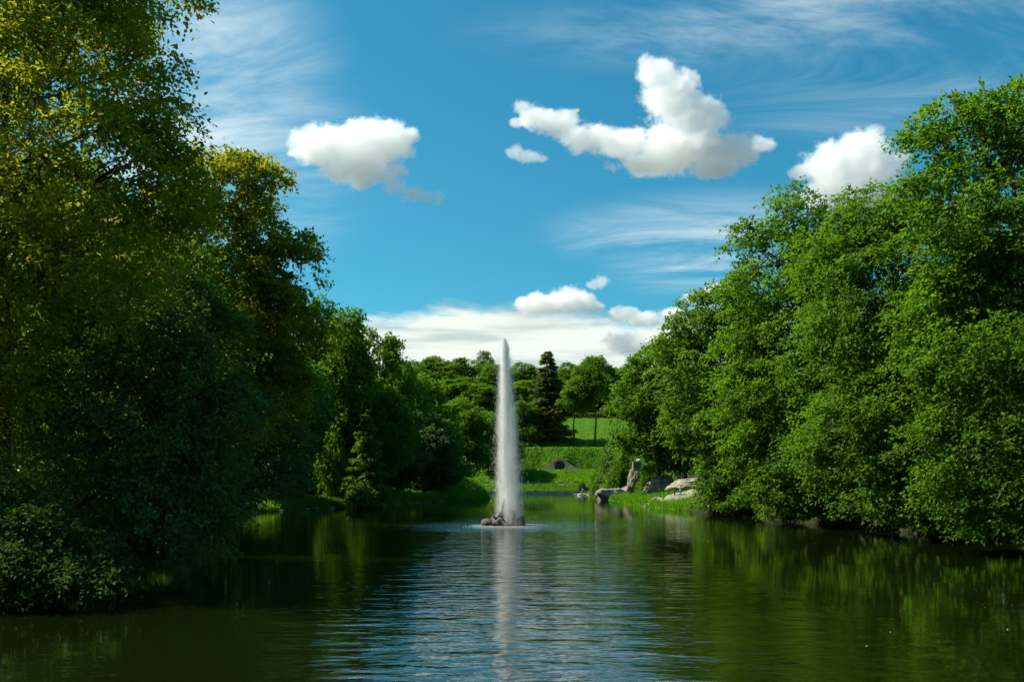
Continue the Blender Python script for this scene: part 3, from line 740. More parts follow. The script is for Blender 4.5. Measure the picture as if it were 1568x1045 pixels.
def rock(name, label, loc, size, seed, m, rot=(0, 0, 0), group=None, cuts=7, parent=None, sub=3, rough=0.28):
    o = obj(name, rock_mesh(seed, size, rough, cuts, sub), m, parent, loc); o.rotation_euler = rot
    if parent is None: tag(o, label, 'rock', group)
    return o

def at(px, py, d): return tuple(P(px, py, d))
GR = 'granite rocks on the right bank'
rock('boulder', 'big grey boulder jutting into the water at the right bank', at(938, 762, 226), (4.6, 3.6, 2.3), 3, GRANITE, (0, 0.18, 0.2), GR, sub=4)
rock('boulder', 'flat slab resting behind the big jutting boulder', at(958, 752, 232), (3.0, 2.4, 1.3), 5, GRANITE, (0, -0.15, 0.4), GR)
sheet_rock = rock('boulder', 'long slanting pale rock sheet below the two standing visitors', at(1042, 767, 166), (4.4, 3.4, 1.7), 8, GRANITE_PALE, (0.25, -0.30, 0.2), GR, sub=4)
rock('boulder', 'small pale rock between grass tufts left of the slanting rock sheet', at(1003, 768, 170), (1.6, 1.2, 0.75), 9, GRANITE_PALE, (0, -0.2, 0.1), GR)
rock('boulder', 'pale stone low at the waterline below the slanting rock sheet', at(1000, 776, 168), (2.0, 1.0, 0.5), 10, GRANITE_PALE, (0, 0, 0.1), GR)
rock('boulder', 'rounded pale rock right of the small pale rock', at(1014, 770, 166), (1.2, 1.0, 0.8), 12, GRANITE_PALE, (0, 0.2, 0.9), GR)
rock('boulder', 'pale rock ledge behind the two standing visitors', at(1052, 742, 176), (4.2, 2.6, 1.2), 14, GRANITE_PALE, (0.1, -0.18, 0.1), GR, sub=4)
rock('boulder', 'high pale rock ledge under the drooping boughs', at(1085, 735, 172), (3.6, 2.4, 1.0), 15, GRANITE_PALE, (0, -0.2, 0.3), GR)
rock('boulder', 'grey rock face in shade left of the two standing visitors', at(1010, 746, 188), (3.3, 2.1, 2.0), 16, GRANITE, (0, -0.3, 0.2), GR, sub=4)
rock('boulder', 'tall leaning rock under the stone block', at(970, 738, 214), (1.5, 1.5, 3.5), 17, GRANITE, (0, 0.16, 0.3), GR, sub=4)
rock('boulder', 'reddish rock at the waterline under the right edge trees', at(1385, 814, 86), (0.6, 0.5, 0.3), 18, GRANITE_PALE, (0, 0, 0.4), GR)

# stone block with a white stone on top
e = empty('stone_block', at(975, 722, 212)); tag(e, 'squared stone block with a white stone on top above the leaning rock', 'stone block')
def box_mesh(name, sx, sy, sz, bev=0.05, z0=0.0):
    bm = bmesh.new(); bmesh.ops.create_cube(bm, size=1)
    for v in bm.verts: v.co = Vector((v.co.x * sx, v.co.y * sy, (v.co.z + .5) * sz + z0))
    if bev: bmesh.ops.bevel(bm, geom=list(bm.edges), offset=bev, segments=2, affect='EDGES')
    me = bpy.data.meshes.new(name); bm.to_mesh(me); bm.free(); return me
obj('block', box_mesh('block', 1.9, 1.8, 2.2, 0.12), GRANITE, e)
obj('white_stone', rock_mesh(44, (0.55, 0.5, 0.38), 0.2, 5), WHITESTONE, e, (0.3, 0, 2.5))

# ---------------------------------------------------------------- far shore: walls, paths, grotto
def strip(name, x0, x1, d0, d1, lift, m, n=60, label=None):
    xx = np.linspace(x0, x1, n); V = []
    dd = np.linspace(d0, d1, 4)
    X, D = np.meshgrid(xx, dd); Z = terr_h(X, D) + lift
    id_ = np.arange(n * 4).reshape(4, n)
    f = np.stack([id_[:-1, :-1], id_[:-1, 1:], id_[1:, 1:], id_[1:, :-1]], -1).reshape(-1, 4)
    o = obj(name, mesh_np(name, np.stack([X, D, Z], -1).reshape(-1, 3), f, True), m)
    tag(o, label, kind='structure'); return o
strip('path', -14, 40, FAR + 5.8, FAR + 9.2, 0.03, PATH, 60, 'gravel promenade above the far shore')
strip('path', -6, 42, FAR + 25.0, FAR + 30.0, 0.03, PATH, 60, 'gravel path in front of the grotto')
strip('path', -16, 44, FAR + 62.6, FAR + 66.4, 0.03, PATH, 60, 'upper path along the foot of the lawn')

def wall_mesh(x0, x1, d, z0, z1, th, n=24, seed=0):
    R = random.Random(seed); bm = bmesh.new(); V = []
    for i in range(n + 1):
        x = x0 + (x1 - x0) * i / n; w_ = R.uniform(-0.06, 0.06)
        V.append([bm.verts.new((x, d + R.uniform(-.08, .08), z0)), bm.verts.new((x, d + R.uniform(-.05, .05), z1 + w_)), bm.verts.new((x, d + th, z1 + w_)), bm.verts.new((x, d + th, z0))])
    for a, b in zip(V[:-1], V[1:]):
        for k in range(4): bm.faces.new((a[k], b[k], b[(k + 1) % 4], a[(k + 1) % 4]))
    bm.faces.new(V[0]); bm.faces.new(V[-1][::-1]); bmesh.ops.recalc_face_normals(bm, faces=bm.faces)
    me = bpy.data.meshes.new('wall'); bm.to_mesh(me); bm.free(); return me
tag(obj('retaining_wall', wall_mesh(-16, 29, FAR - 0.75, -1, 1.0, 0.9, 40, 1), MASONRY), 'low dark stone retaining wall along the far waterline', 'wall')
tag(obj('terrace_wall', wall_mesh(-14, 34, FAR + 9.4, 3.0, 3.95, 0.6, 40, 2), MASONRY), 'low stone wall behind the far promenade under the green slope', 'wall')

# grotto: stone front with an arched opening, arch ring, tunnel, sloping wings
gr = empty('grotto', (GX, GD - 0.9, 8.75)); tag(gr, 'stone grotto with dark arched opening set into the grassy far terrace', 'grotto')
def grotto_front():
    bm = bmesh.new(); AR, SP = 1.95, 1.7           # arch radius, springing height
    arch = [(-AR, 0.0), (-AR, SP)] + [(-AR * math.cos(a), SP + AR * math.sin(a)) for a in np.linspace(0, math.pi, 15)[1:-1]] + [(AR, SP), (AR, 0.0)]
    def top(x): return 0.25 + 4.3 * math.exp(-(x / 5.0) ** 2) + 0.1 * math.sin(x * 3)
    ox = [-9.5] + list(np.linspace(-8, 8, 15)) + [9.5]
    th = 2.4
    # columns of the face: left wing, over the arch, right wing
    xsL = np.linspace(-9.5, -AR, 9); xsR = np.linspace(AR, 9.5, 9); xsM = [a[0] for a in arch[1:-1]]
    def quad(p): 
        f = [bm.verts.new((x, y, z)) for x, y, z in p]; bm.faces.new(f)
    for X_ in (xsL, xsR):
        for a, b in zip(X_[:-1], X_[1:]):
            quad([(a, 0, -.3), (b, 0, -.3), (b, 0, top(b)), (a, 0, top(a))]); quad([(a, 0, top(a)), (b, 0, top(b)), (b, th, top(b)), (a, th, top(a))])
    am = arch[1:-1]
    for (xa, za), (xb, zb) in zip(am[:-1], am[1:]):
        quad([(xa, 0, za), (xb, 0, zb), (xb, 0, max(top(xb), zb + .3)), (xa, 0, max(top(xa), za + .3))])
        quad([(xa, 0, max(top(xa), za + .3)), (xb, 0, max(top(xb), zb + .3)), (xb, th, max(top(xb), zb + .3)), (xa, th, max(top(xa), za + .3))])
    bmesh.ops.remove_doubles(bm, verts=bm.verts, dist=1e-4); bmesh.ops.recalc_face_normals(bm, faces=bm.faces)
    me = bpy.data.meshes.new('front_wall'); bm.to_mesh(me); bm.free()
    # tunnel lining
    bm = bmesh.new(); rows = []
    for y in (0.0, 0.8, 1.6, 2.15): rows.append([bm.verts.new((x * (1 - 0.01 * y), y, z)) for x, z in arch])
    for r0, r1 in zip(rows[:-1], rows[1:]):
        for k in range(len(arch) - 1): bm.faces.new((r0[k], r0[k + 1], r1[k + 1], r1[k]))
    bm.faces.new(rows[-1]); 
    tun = bpy.data.meshes.new('tunnel'); bm.to_mesh(tun); bm.free()
    return me, tun
fm, tunm = grotto_front()
obj('front_wall', fm, MASONRY, gr)
TUNNEL = stone_mat('tunnel_shade_stone', rgb(0.05, 0.045, 0.04), rgb(0.09, 0.08, 0.07), 0.1)  # lining colour darkened to deepen the shade inside the arch
obj('tunnel', tunm, TUNNEL, gr)
# each stone of the arch ring
vb = bmesh.new()
nst = 15
for_ring = []
for k in range(nst):
    a0, a1 = math.pi * (k + 0.04) / nst, math.pi * (k + 0.96) / nst
    bm = bmesh.new()
    pts = [(-(1.9) * math.cos(a0), 1.7 + 1.9 * math.sin(a0)), (-(1.9) * math.cos(a1), 1.7 + 1.9 * math.sin(a1)), (-2.5 * math.cos(a1), 1.7 + 2.5 * math.sin(a1)), (-2.5 * math.cos(a0), 1.7 + 2.5 * math.sin(a0))]
    f0 = [bm.verts.new((x, -0.16, z)) for x, z in pts]; f1 = [bm.verts.new((x, 0.3, z)) for x, z in pts]
    bm.faces.new(f0); bm.faces.new(f1[::-1])
    for i in range(4): bm.faces.new((f0[i], f1[i], f1[(i + 1) % 4], f0[(i + 1) % 4]))
    bmesh.ops.recalc_face_normals(bm, faces=bm.faces)
    me = bpy.data.meshes.new('arch_stone'); bm.to_mesh(me); bm.free(); obj('arch_stone', me, GRANITE, gr)
vb.free()

# stair climbing from the upper path
st = empty('stairway', (0, 0, 0)); tag(st, 'pale stone stairway climbing the slope left of the lawn trees', 'stairs')
sx0, sd0 = (829 - CX) / F * 396, 396.0
stm = box_mesh('step', 2.2, 0.75, 0.5, 0.03)
for k in range(14):
    xk = sx0 - 0.30 * k; dk = sd0 + 0.9 * k
    s_ = obj('step', stm, PATH, st, (xk, dk, H(xk, dk) - 0.18))

# hedge along the back of the lawn
def leafy_slab(name, label, x0, x1, d0, d1, z0f, h, n, leafk, leaf, cat='hedge', seed=1):
    R = np.random.default_rng(seed)
    x = x0 + (x1 - x0) * R.random(n); d = d0 + (d1 - d0) * R.random(n); z = terr_h(x, d) + h * (1 - (1 - R.random(n)) ** 2)
    pos = np.stack([x, d, z], 1); ax = norm(R.normal(size=(n, 3))); nm = norm(np.array([0, -0.3, 1.0]) + R.normal(size=(n, 3)) * .6)
    L = leaf * (.7 + .6 * R.random(n))
    e = obj(name, leaves_mesh(name, pos, ax, nm, L, L * .35, R.random(n)), LEAF[leafk])
    tag(e, label, cat); return e
leafy_slab('hedge', 'dark clipped hedge along the back edge of the far lawn', 28, 72, 461, 463, None, 2.4, 9000, 'dark', 0.5)

# ---------------------------------------------------------------- grass and ground cover
def blades(name, label, x, d, hgt, wid, seed, mtl=LEAF['grass'], lean=0.35):
    R = np.random.default_rng(seed); n = len(x)
    z = terr_h(x, d); ok = z > 0.03
    x, d, z = x[ok], d[ok], z[ok]; n = len(x)
    h_ = hgt * (0.5 + 0.8 * R.random(n)); a = R.random(n) * 6.283; w_ = wid * (0.6 + 0.8 * R.random(n))
    b = np.stack([x, d, z - 0.03], 1); sd = np.stack([np.cos(a), np.sin(a), np.zeros(n)], 1) * w_[:, None]
    la = R.random(n) * 6.283; le = np.stack([np.cos(la) * lean, np.sin(la) * lean, np.ones(n)], 1) * h_[:, None]
    v = np.stack([b - sd, b + sd, b + le], 1).reshape(-1, 3)
    me = mesh_np(name, v, np.arange(n * 3).reshape(n, 3), False, {'rnd': np.repeat(R.random(n), 3)})
    return tag(obj(name, me, mtl), label, kind='stuff')
R = np.random.default_rng(5)
def along_left(n, d0, d1, o0, o1):
    d = d0 + (d1 - d0) * R.random(n); return np.interp(d, XLp[:, 0], XLp[:, 1]) - (o0 + (o1 - o0) * R.random(n) ** 1.3), d
def along_right(n, d0, d1, o0, o1):
    d = d0 + (d1 - d0) * R.random(n); return np.interp(d, XRp[:, 0], XRp[:, 1]) + (o0 + (o1 - o0) * R.random(n) ** 1.3), d
x, d = along_left(26000, 118, 222, 0.1, 6); blades('bank_grass', 'tall bright grass along the left waterside', x, d, 1.0, 0.07, 1)
x, d = along_left(16000, 214, 262, 0.1, 16); blades('mound_grass', 'mown grass covering the mound left of the fountain', x, d, 0.55, 0.10, 2)
x, d = along_right(22000, 145, 262, 0.1, 12); blades('bank_grass', 'bright grass growing between the right bank rocks', x, d, 0.8, 0.08, 3)
n = 42000; x = -16 + 54 * R.random(n); d = FAR + 0.4 + 4.8 * R.random(n)
blades('terrace_grass', 'long grass on the bank above the far retaining wall', x[:12000], d[:12000], 0.7, 0.12, 4)
n = 30000; x = -16 + 56 * R.random(n); d = FAR + 10.2 + 14.2 * R.random(n)
blades('ground_cover', 'dense green ground cover on the slope below the grotto', x, d, 0.8, 0.16, 6, lean=0.8)
n = 34000; x = -16 + 60 * R.random(n); d = FAR + 32.6 + 29.4 * R.random(n)
blades('terrace_grass', 'rough grass on the mound over the grotto', x, d, 0.55, 0.16, 7, lean=0.7)

n = 34000; x = -20 + 95 * R.random(n); d = FAR + 66.6 + 66 * R.random(n)
blades('lawn_grass', 'mown lawn grass rising to the far hedge', x, d, 0.30, 0.16, 8, lean=0.5)

# stone edging of the left bank
RS = random.Random(4); dk = 130.0
while dk < 214:
    xk = float(np.interp(dk, XLp[:, 0], XLp[:, 1])); k = int(dk)
    rock('bank_stone', 'pale edging stone at the waterline of the left bank', (xk + RS.uniform(-0.1, 0.4), dk, 0.06), (RS.uniform(0.5, 1.3), RS.uniform(0.4, 0.7), RS.uniform(0.14, 0.30)), 60 + k, GRANITE, (0, 0, RS.uniform(-0.6, 0.6)), 'edging stones of the left bank', sub=2)
    dk += RS.uniform(2.2, 7.5)

# ---------------------------------------------------------------- fountain
fo = empty('fountain', (FX, FD, 0)); tag(fo, 'tall white fountain jet rising from a rock pile in the pond', 'fountain')
for k, (dx, dy, dz_, s, sd) in enumerate([
    (-1.75, 0.0, 0.25, (0.75, 0.8, 0.62), 71), (-0.55, -0.75, 0.22, (0.95, 0.7, 0.52), 72), (0.55, -0.55, 0.2, (0.7, 0.6, 0.5), 73),
    (1.75, -0.1, 0.35, (0.62, 0.7, 0.72), 74), (0.9, 0.6, 0.3, (0.9, 0.8, 0.6), 75), (-0.8, 0.7, 0.4, (1.0, 0.8, 0.7), 76),
    (0.2, 0.0, 1.0, (1.0, 0.8, 0.95), 77), (0.5, -0.25, 1.15, (0.55, 0.5, 0.6), 78), (-0.35, -0.2, 1.25, (0.42, 0.4, 0.42), 79)]):
    rock('rock', None, (dx, dy, dz_), s, sd, GRANITE_DARK, (0, 0, k), parent=fo)
def lathe(name, prof, n=16):
    V, Fq = [], []
    for i, (r_, z_) in enumerate(prof):
        for k in range(n): a = 2 * math.pi * k / n; V.append((r_ * math.cos(a), r_ * math.sin(a), z_))
    for i in range(len(prof) - 1):
        for k in range(n): Fq.append((i * n + k, i * n + (k + 1) % n, (i + 1) * n + (k + 1) % n, (i + 1) * n + k))
    return mesh_np(name, np.array(V), np.array(Fq), True)
obj('nozzle', lathe('nozzle', [(0.34, 1.6), (0.30, 2.0), (0.22, 2.3), (0.24, 2.38), (0.15, 2.45), (0.13, 2.85), (0.16, 2.9), (0.07, 2.92), (0.0, 2.93)]), BRONZE, fo)
# snake: a writhing bronze body with a raised head
sp_ = []
for u in np.linspace(0, 1, 40):
    x_ = -1.15 + 1.35 * u
    z_ = 0.78 + 0.42 * math.sin(u * 6.0 - 1.2) * (0.4 + 0.6 * u) if u > 0.15 else 0.78 + 0.42 * math.sin(0.9 - 1.2) * 0.49 + (0.15 - u) * 2.6
    sp_.append((x_, -1.55 + 0.25 * math.sin(u * 4), z_ + 0.05))
sp_ = np.array(sp_); sr = 0.10 * np.ones(40); sr[:5] = [0.04, 0.10, 0.14, 0.12, 0.10]; sr[-8:] = np.linspace(0.10, 0.03, 8)
obj('snake', tubes_mesh('snake', [(sp_, sr)], 8), BRONZE, fo)

SPRAY, t = mat('spray_water')
a = t.add('ShaderNodeBsdfDiffuse'); a.inputs[0].default_value = rgb(0.86, 0.88, 0.88)
b = t.add('ShaderNodeBsdfTranslucent'); b.inputs[0].default_value = rgb(0.86, 0.88, 0.88)
m_ = t.add('ShaderNodeMixShader'); m_.inputs[0].default_value = 0.5
t.link(a.outputs[0], m_.inputs[1]); t.link(b.outputs[0], m_.inputs[2])
tp_ = t.add('ShaderNodeBsdfTransparent'); m2 = t.add('ShaderNodeMixShader'); m2.inputs[0].default_value = 0.55
t.link(tp_.outputs[0], m2.inputs[1]); t.link(m_.outputs[0], m2.inputs[2])
o = t.add('ShaderNodeOutputMaterial'); t.link(m2.outputs[0], o.inputs[0])
JT, JB = 20.0, 2.9
def streaks(n, pos, ln, wd):
    """thin spindle drops: 5 verts, 6 triangles"""
    up = np.stack([np.zeros(n), np.zeros(n), ln / 2], 1)
    ring = []
    for k in range(3):
        a = k * 2.0944; ring.append(pos + np.stack([np.cos(a) * wd, np.sin(a) * wd, np.zeros(n)], 1))
    V = np.stack([pos - up, ring[0], ring[1], ring[2], pos + up * 1.4], 1).reshape(-1, 3)
    f = np.array([(0, 2, 1), (0, 3, 2), (0, 1, 3), (4, 1, 2), (4, 2, 3), (4, 3, 1)])
    return V, (np.arange(n)[:, None, None] * 5 + f[None]).reshape(-1, 3)
R = np.random.default_rng(9)
n = 22000
u = R.random(n) ** 0.95; z = 0.1 + (JT - 0.1) * u
hw = 1.55 * (1 - u) ** 0.45 + 0.06
rr = np.abs(R.normal(size=n)) * 0.56
th = R.random(n) * 6.283
pos = np.stack([0.62 * (1 - u) ** 0.9 + rr * hw * np.cos(th), rr * hw * np.sin(th), z], 1)
V1, F1 = streaks(n, pos, 0.15 + 0.30 * R.random(n), 0.006 + 0.008 * R.random(n))
obj('spray', mesh_np('spray', V1, F1), SPRAY, fo)['kind'] = 'stuff'
n = 5000; u = R.random(n); z = JB + (JT - 0.6 - JB) * u
hw = 0.05 + 0.34 * u ** 0.8 * (1 - 0.55 * u ** 4)
rr = np.abs(R.normal(size=n)) * 0.6; th = R.random(n) * 6.283
pos = np.stack([0.05 * u + rr * hw * np.cos(th), rr * hw * np.sin(th), z], 1)
V1, F1 = streaks(n, pos, 0.3 + 0.5 * R.random(n), 0.008 + 0.010 * R.random(n))
obj('jet', mesh_np('jet', V1, F1), SPRAY, fo)['kind'] = 'stuff'
# fine mist of the rising core and the falling veil
MIST, t = mat('mist')
tcn = t.add('ShaderNodeTexCoord'); p = tcn.outputs['Object']
sp = t.add('ShaderNodeSeparateXYZ'); t.link(p, sp.inputs[0])
u = t.math('DIVIDE', sp.outputs[2], JT, clamp=True); v = t.math('SUBTRACT', 1.0, u)
dx = t.math('SUBTRACT', sp.outputs[0], t.math('MULTIPLY', v, 0.55))
hyp = lambda a_, b_: t.math('SQRT', t.math('ADD', t.math('MULTIPLY', a_, a_), t.math('MULTIPLY', b_, b_)))
R_ = t.math('ADD', t.math('ADD', t.math('MULTIPLY', t.math('POWER', v, 0.38), 1.75), 0.10), t.ss(u, 0.0, 0.05, 0.35, 0.0))
R_ = t.math('MULTIPLY', R_, t.math('ADD', 0.50, t.math('MULTIPLY', t.noise(t.mapping(p, scale=(1.7, 1.7, 0.55)), 1.0, 5, 0.7), 1.0)))
veil = t.ss(t.math('DIVIDE', hyp(dx, sp.outputs[1]), R_), 0.40, 1.0, 1.0, 0.0)
streak = t.noise(t.mapping(p, scale=(3.2, 3.2, 0.30)), 1.0, 5, 0.68, 0.6)
puffs_ = t.noise(t.mapping(p, scale=(1, 1, 0.35)), 0.9, 3, 0.6)
veil = t.math('MULTIPLY', veil, t.math('ADD', t.math('MULTIPLY', t.ss(streak, 0.40, 0.70), 1.25), t.math('MULTIPLY', t.ss(puffs_, 0.35, 0.7), 0.40)))
cr = t.math('ADD', 0.10, t.math('MULTIPLY', t.math('POWER', u, 0.7), 0.55))
core = t.ss(t.math('DIVIDE', hyp(sp.outputs[0], sp.outputs[1]), cr), 0.1, 1.0, 1.0, 0.0)
core = t.math('MULTIPLY', core, t.ss(sp.outputs[2], JB - 0.2, JB, 0.0, 1.0))
dens = t.math('ADD', t.math('MULTIPLY', veil, 1.0), t.math('MULTIPLY', core, t.math('ADD', 1.4, t.math('MULTIPLY', t.math('POWER', u, 3.0), 2.6))))
dens = t.math('MULTIPLY', dens, t.ss(u, 0.95, 1.0, 1.0, 0.10))
vs = t.add('ShaderNodeVolumePrincipled'); vs.inputs['Color'].default_value = rgb(0.99, 0.99, 0.99)
t.link(dens, vs.inputs['Density']); vs.inputs['Anisotropy'].default_value = 0.1
o = t.add('ShaderNodeOutputMaterial'); t.link(vs.outputs[0], o.inputs['Volume'])
prof = [(0.0, 0.05)] + [((2.3 * (1 - q) ** 0.38 + 0.15 + 1.0 * max(0, 1 - q / 0.09)), 0.08 + (JT + 0.25) * q) for q in np.linspace(0, 1, 26)] + [(0.0, JT + 0.36)]
mm = lathe('mist', prof, 20)
co = np.empty(len(mm.vertices) * 3, np.float32); mm.vertices.foreach_get('co', co); co = co.reshape(-1, 3)
co[:, 0] += 0.55 * np.clip(1 - co[:, 2] / JT, 0, 1); mm.vertices.foreach_set('co', co.ravel())
obj('mist', mm, MIST, fo)['kind'] = 'stuff'
# white water round the rocks
n = 4200; a = R.random(n) * 6.283; r0 = 1.5 + 1.1 * np.abs(R.normal(size=n)) ; pos = np.stack([0.5 + r0 * np.cos(a) * 1.1, r0 * np.sin(a), 0.01 + 0.02 * R.random(n)], 1)
V1, F1 = streaks(n, pos, 0.03 + 0.05 * R.random(n), 0.015 + 0.03 * R.random(n))
obj('foam', mesh_np('foam', V1, F1), SPRAY, fo)['kind'] = 'stuff'

# ---------------------------------------------------------------- people and birds
def person(label, x, d, z, face, shirt, legs, pose='stand', hair=HAIR, group=None, arm='down', skirt=False):
    """Body grown as one skinned surface from joints; face = rotation about Z, figure looks to -Y."""
    S = {}
    if pose == 'stand':
        S.update(pel=(0, 0, 0.95), kneL=(-.10, -.02, .50), kneR=(.10, .02, .50), ankL=(-.11, 0, .08), ankR=(.11, .03, .08), toeL=(-.12, -.15, .04), toeR=(.12, -.12, .04))
    else:
        S.update(pel=(0, 0, 0.16), kneL=(-.14, -.42, .42), kneR=(.14, -.40, .44), ankL=(-.14, -.62, .08), ankR=(.13, -.60, .08), toeL=(-.14, -.76, .04), toeR=(.14, -.74, .04))
    pz = S['pel'][2]; ly = 0.0 if pose == 'stand' else -0.06
    S.update(hipL=(-.10, 0, pz - .04), hipR=(.10, 0, pz - .04), wai=(0, .0, pz + .18), che=(0, ly, pz + .40), nek=(0, ly, pz + .54), hea=(0, ly - .02, pz + .66), crn=(0, ly - .01, pz + .79),
             shL=(-.18, ly, pz + .47), shR=(.18, ly, pz + .47))
    if arm == 'down':
        S.update(elL=(-.25, ly, pz + .20), elR=(.25, ly, pz + .20), waL=(-.24, ly - .08, pz - .03), waR=(.24, ly - .08, pz - .03), haL=(-.23, ly - .11, pz - .12), haR=(.23, ly - .11, pz - .12))
    else:
        S.update(elL=(-.24, ly - .06, pz + .22), elR=(.26, ly - .06, pz + .22), waL=(-.10, ly - .28, pz + .22), waR=(.14, ly - .28, pz + .30), haL=(-.04, ly - .33, pz + .24), haR=(.08, ly - .33, pz + .33))
    E = [('pel', 'wai'), ('wai', 'che'), ('che', 'nek'), ('nek', 'hea'), ('hea', 'crn'), ('che', 'shL'), ('che', 'shR'), ('shL', 'elL'), ('elL', 'waL'), ('waL', 'haL'), ('shR', 'elR'), ('elR', 'waR'), ('waR', 'haR'),
         ('pel', 'hipL'), ('pel', 'hipR'), ('hipL', 'kneL'), ('kneL', 'ankL'), ('ankL', 'toeL'), ('hipR', 'kneR'), ('kneR', 'ankR'), ('ankR', 'toeR')]
    RR = dict(pel=.14, wai=.125, che=.15, nek=.055, hea=.095, crn=.075, shL=.07, shR=.07, elL=.045, elR=.045, waL=.033, waR=.033, haL=.04, haR=.04, hipL=.10, hipR=.10, kneL=.065, kneR=.065, ankL=.045, ankR=.045, toeL=.04, toeR=.04)
    keys = list(S); ix = {k: i for i, k in enumerate(keys)}
    me = bpy.data.meshes.new('person_joints'); me.from_pydata([S[k] for k in keys], [(ix[a], ix[b]) for a, b in E], [])
    tmp = bpy.data.objects.new('person_joints', me); C.objects.link(tmp)
    sk = tmp.modifiers.new('skin', 'SKIN'); sk.use_smooth_shade = True
    for k in keys:
        v = me.skin_vertices[0].data[ix[k]]; v.radius = (RR[k], RR[k] * (0.75 if k in ('pel', 'wai', 'che') else 1.0)); v.use_root = (k == 'pel')
    ss = tmp.modifiers.new('sub', 'SUBSURF'); ss.levels = 1; ss.render_levels = 1
    dg = bpy.context.evaluated_depsgraph_get(); dg.update()
    bodym = bpy.data.meshes.new_from_object(tmp.evaluated_get(dg)); bpy.data.objects.remove(tmp)
    bodym.name = 'person'
    for mm_ in (SKIN, shirt, legs, hair): bodym.materials.append(mm_)
    for p_ in bodym.polygons:
        c = p_.center; mi = 1
        if c.z > pz + .72 or (c.z > pz + .58 and c.y > ly + 0.02): mi = 3
        elif c.z > pz + .50 and abs(c.x) < .1: mi = 0
        elif abs(c.x) > .2 and c.z < pz + .25 and c.z > pz - .3 and pose == 'stand': mi = 0
        elif arm == 'front' and c.y < ly - .2 and c.z > pz + .1: mi = 0
        elif pose == 'stand' and c.z < pz + .04: mi = 2
        elif pose != 'stand' and (c.y < -.12 or c.z < .2): mi = 2
        if pose == 'stand' and c.z < .09 or (pose != 'stand' and c.z < .09 and c.y < -.5): mi = 3
        p_.material_index = mi
    o = obj('person', bodym, None, None, (x, d, z)); o.rotation_euler = (0, 0, face)
    tag(o, label, 'person', group)
    if skirt:
        sk_ = lathe('dress_skirt', [(0.15, pz + .15), (0.18, pz), (0.24, pz - .3), (0.29, pz - .58), (0.27, pz - .58)], 14)
        obj('dress_skirt', sk_, legs, o)
    return o
def on(px, d): x = (px - CX) / F * d; return x, d, H(x, d)
def stand_on(rock_obj, x, y):
    bpy.context.view_layer.update()
    inv = rock_obj.matrix_world.inverted()
    o_ = inv @ Vector((x, y, 40)); d_ = (inv.to_3x3() @ Vector((0, 0, -1))).normalized()
    hit, loc, nn, fi = rock_obj.ray_cast(o_, d_)
    return (rock_obj.matrix_world @ loc).z - 0.03 if hit else H(x, y)
xq = P(1033, 0, 165.5)[0]
person('person in black shirt and dark trousers standing on the right bank rocks', xq, 165.5, stand_on(sheet_rock, xq, 165.5), 0.8, CLOTH['black'], CLOTH['black'])
xq = P(1042, 0, 165.5)[0]
person('person in pink top and long teal skirt standing on the right bank rocks', xq, 165.5, stand_on(sheet_rock, xq, 165.5), -0.4, CLOTH['pink'], CLOTH['teal'], skirt=True, arm='front')
for (px, sh, lg, lb_, dd) in [(892.5, 'white', 'denim', 'person in white standing on the far shore beside the ball-shaped bush', 309), (897.5, 'red', 'denim', 'person in red sitting between two others on the far shore', 309.5), (901.5, 'coral', 'beige', 'person in coral sitting rightmost of the far shore trio', 309)]:
    x = (px - CX) / F * dd
    person(lb_, x, dd, 0.40, 0.2, CLOTH[sh], CLOTH[lg], 'stand' if sh == 'white' else 'sit', group='visitors on the far shore')
for (px, sh, lg, lb_, pose) in [(808.5, 'white', 'white', 'person in white standing apart at the left of the far promenade', 'stand'), (817, 'red', 'black', 'person in red sitting on the far promenade, left of two', 'sit'), (821, 'red', 'denim', 'person in red sitting on the far promenade, right of two', 'sit'), (825, 'beige', 'beige', 'person in beige standing at the right of the far promenade group', 'stand')]:
    x = (px - CX) / F * 335.5; person(lb_, x, 335.5, H(x, 335.5) + 0.03, 0.1, CLOTH[sh], CLOTH[lg], pose, group='visitors on the far promenade')
for (px, sh, lg, lb_) in [(832.5, 'white', 'denim', 'person in white top standing at the foot of the stairway'), (838, 'coral', 'beige', 'person in coral standing right of the stairway foot'), (852.5, 'white', 'white', 'person in white alone on the upper path above the grotto')]:
    x = (px - CX) / F * 392.5; person(lb_, x, 392.5, H(x, 392.5) + 0.03, 0.0, CLOTH[sh], CLOTH[lg], group='visitors on the upper path')
x = (847.5 - CX) / F * 356.5; person('person in red beside the left pier of the grotto arch', x, 356.5, H(x, 356.5) + .03, 0.3, CLOTH['red'], CLOTH['black'])

# low grassy spit under the seated visitors
sb = bmesh.new(); bmesh.ops.create_icosphere(sb, subdivisions=4, radius=1)
for v in sb.verts:
    c = v.co; k = 1 + 0.25 * noise.fractal(c * 1.5, 1, 2, 3); v.co = Vector((c.x * 6.6 * k, c.y * 9 * k, c.z * 0.72))
me = bpy.data.meshes.new('grass_spit'); sb.to_mesh(me); sb.free()
me.attributes.new('soil', 'FLOAT', 'POINT')
spit = obj('shore_spit', me, GROUND, None, (28.5, 314, -0.1)); tag(spit, 'low grassy spit of the far right shore', kind='structure')
for k, (px, py, s) in enumerate([(893, 763.5, 1.0), (903, 764, 1.4), (914, 764.5, 1.2)]):
    rock('shore_stone', ['pale stone at the left tip of the far grassy spit', 'pale stone in the middle of the far grassy spit', 'pale stone at the boulder end of the far grassy spit'][k], (P(px, 763, 300)[0], 301 + k, 0.05), (1.5 * s, .8, .3), 90 + k, GRANITE_PALE, sub=2)

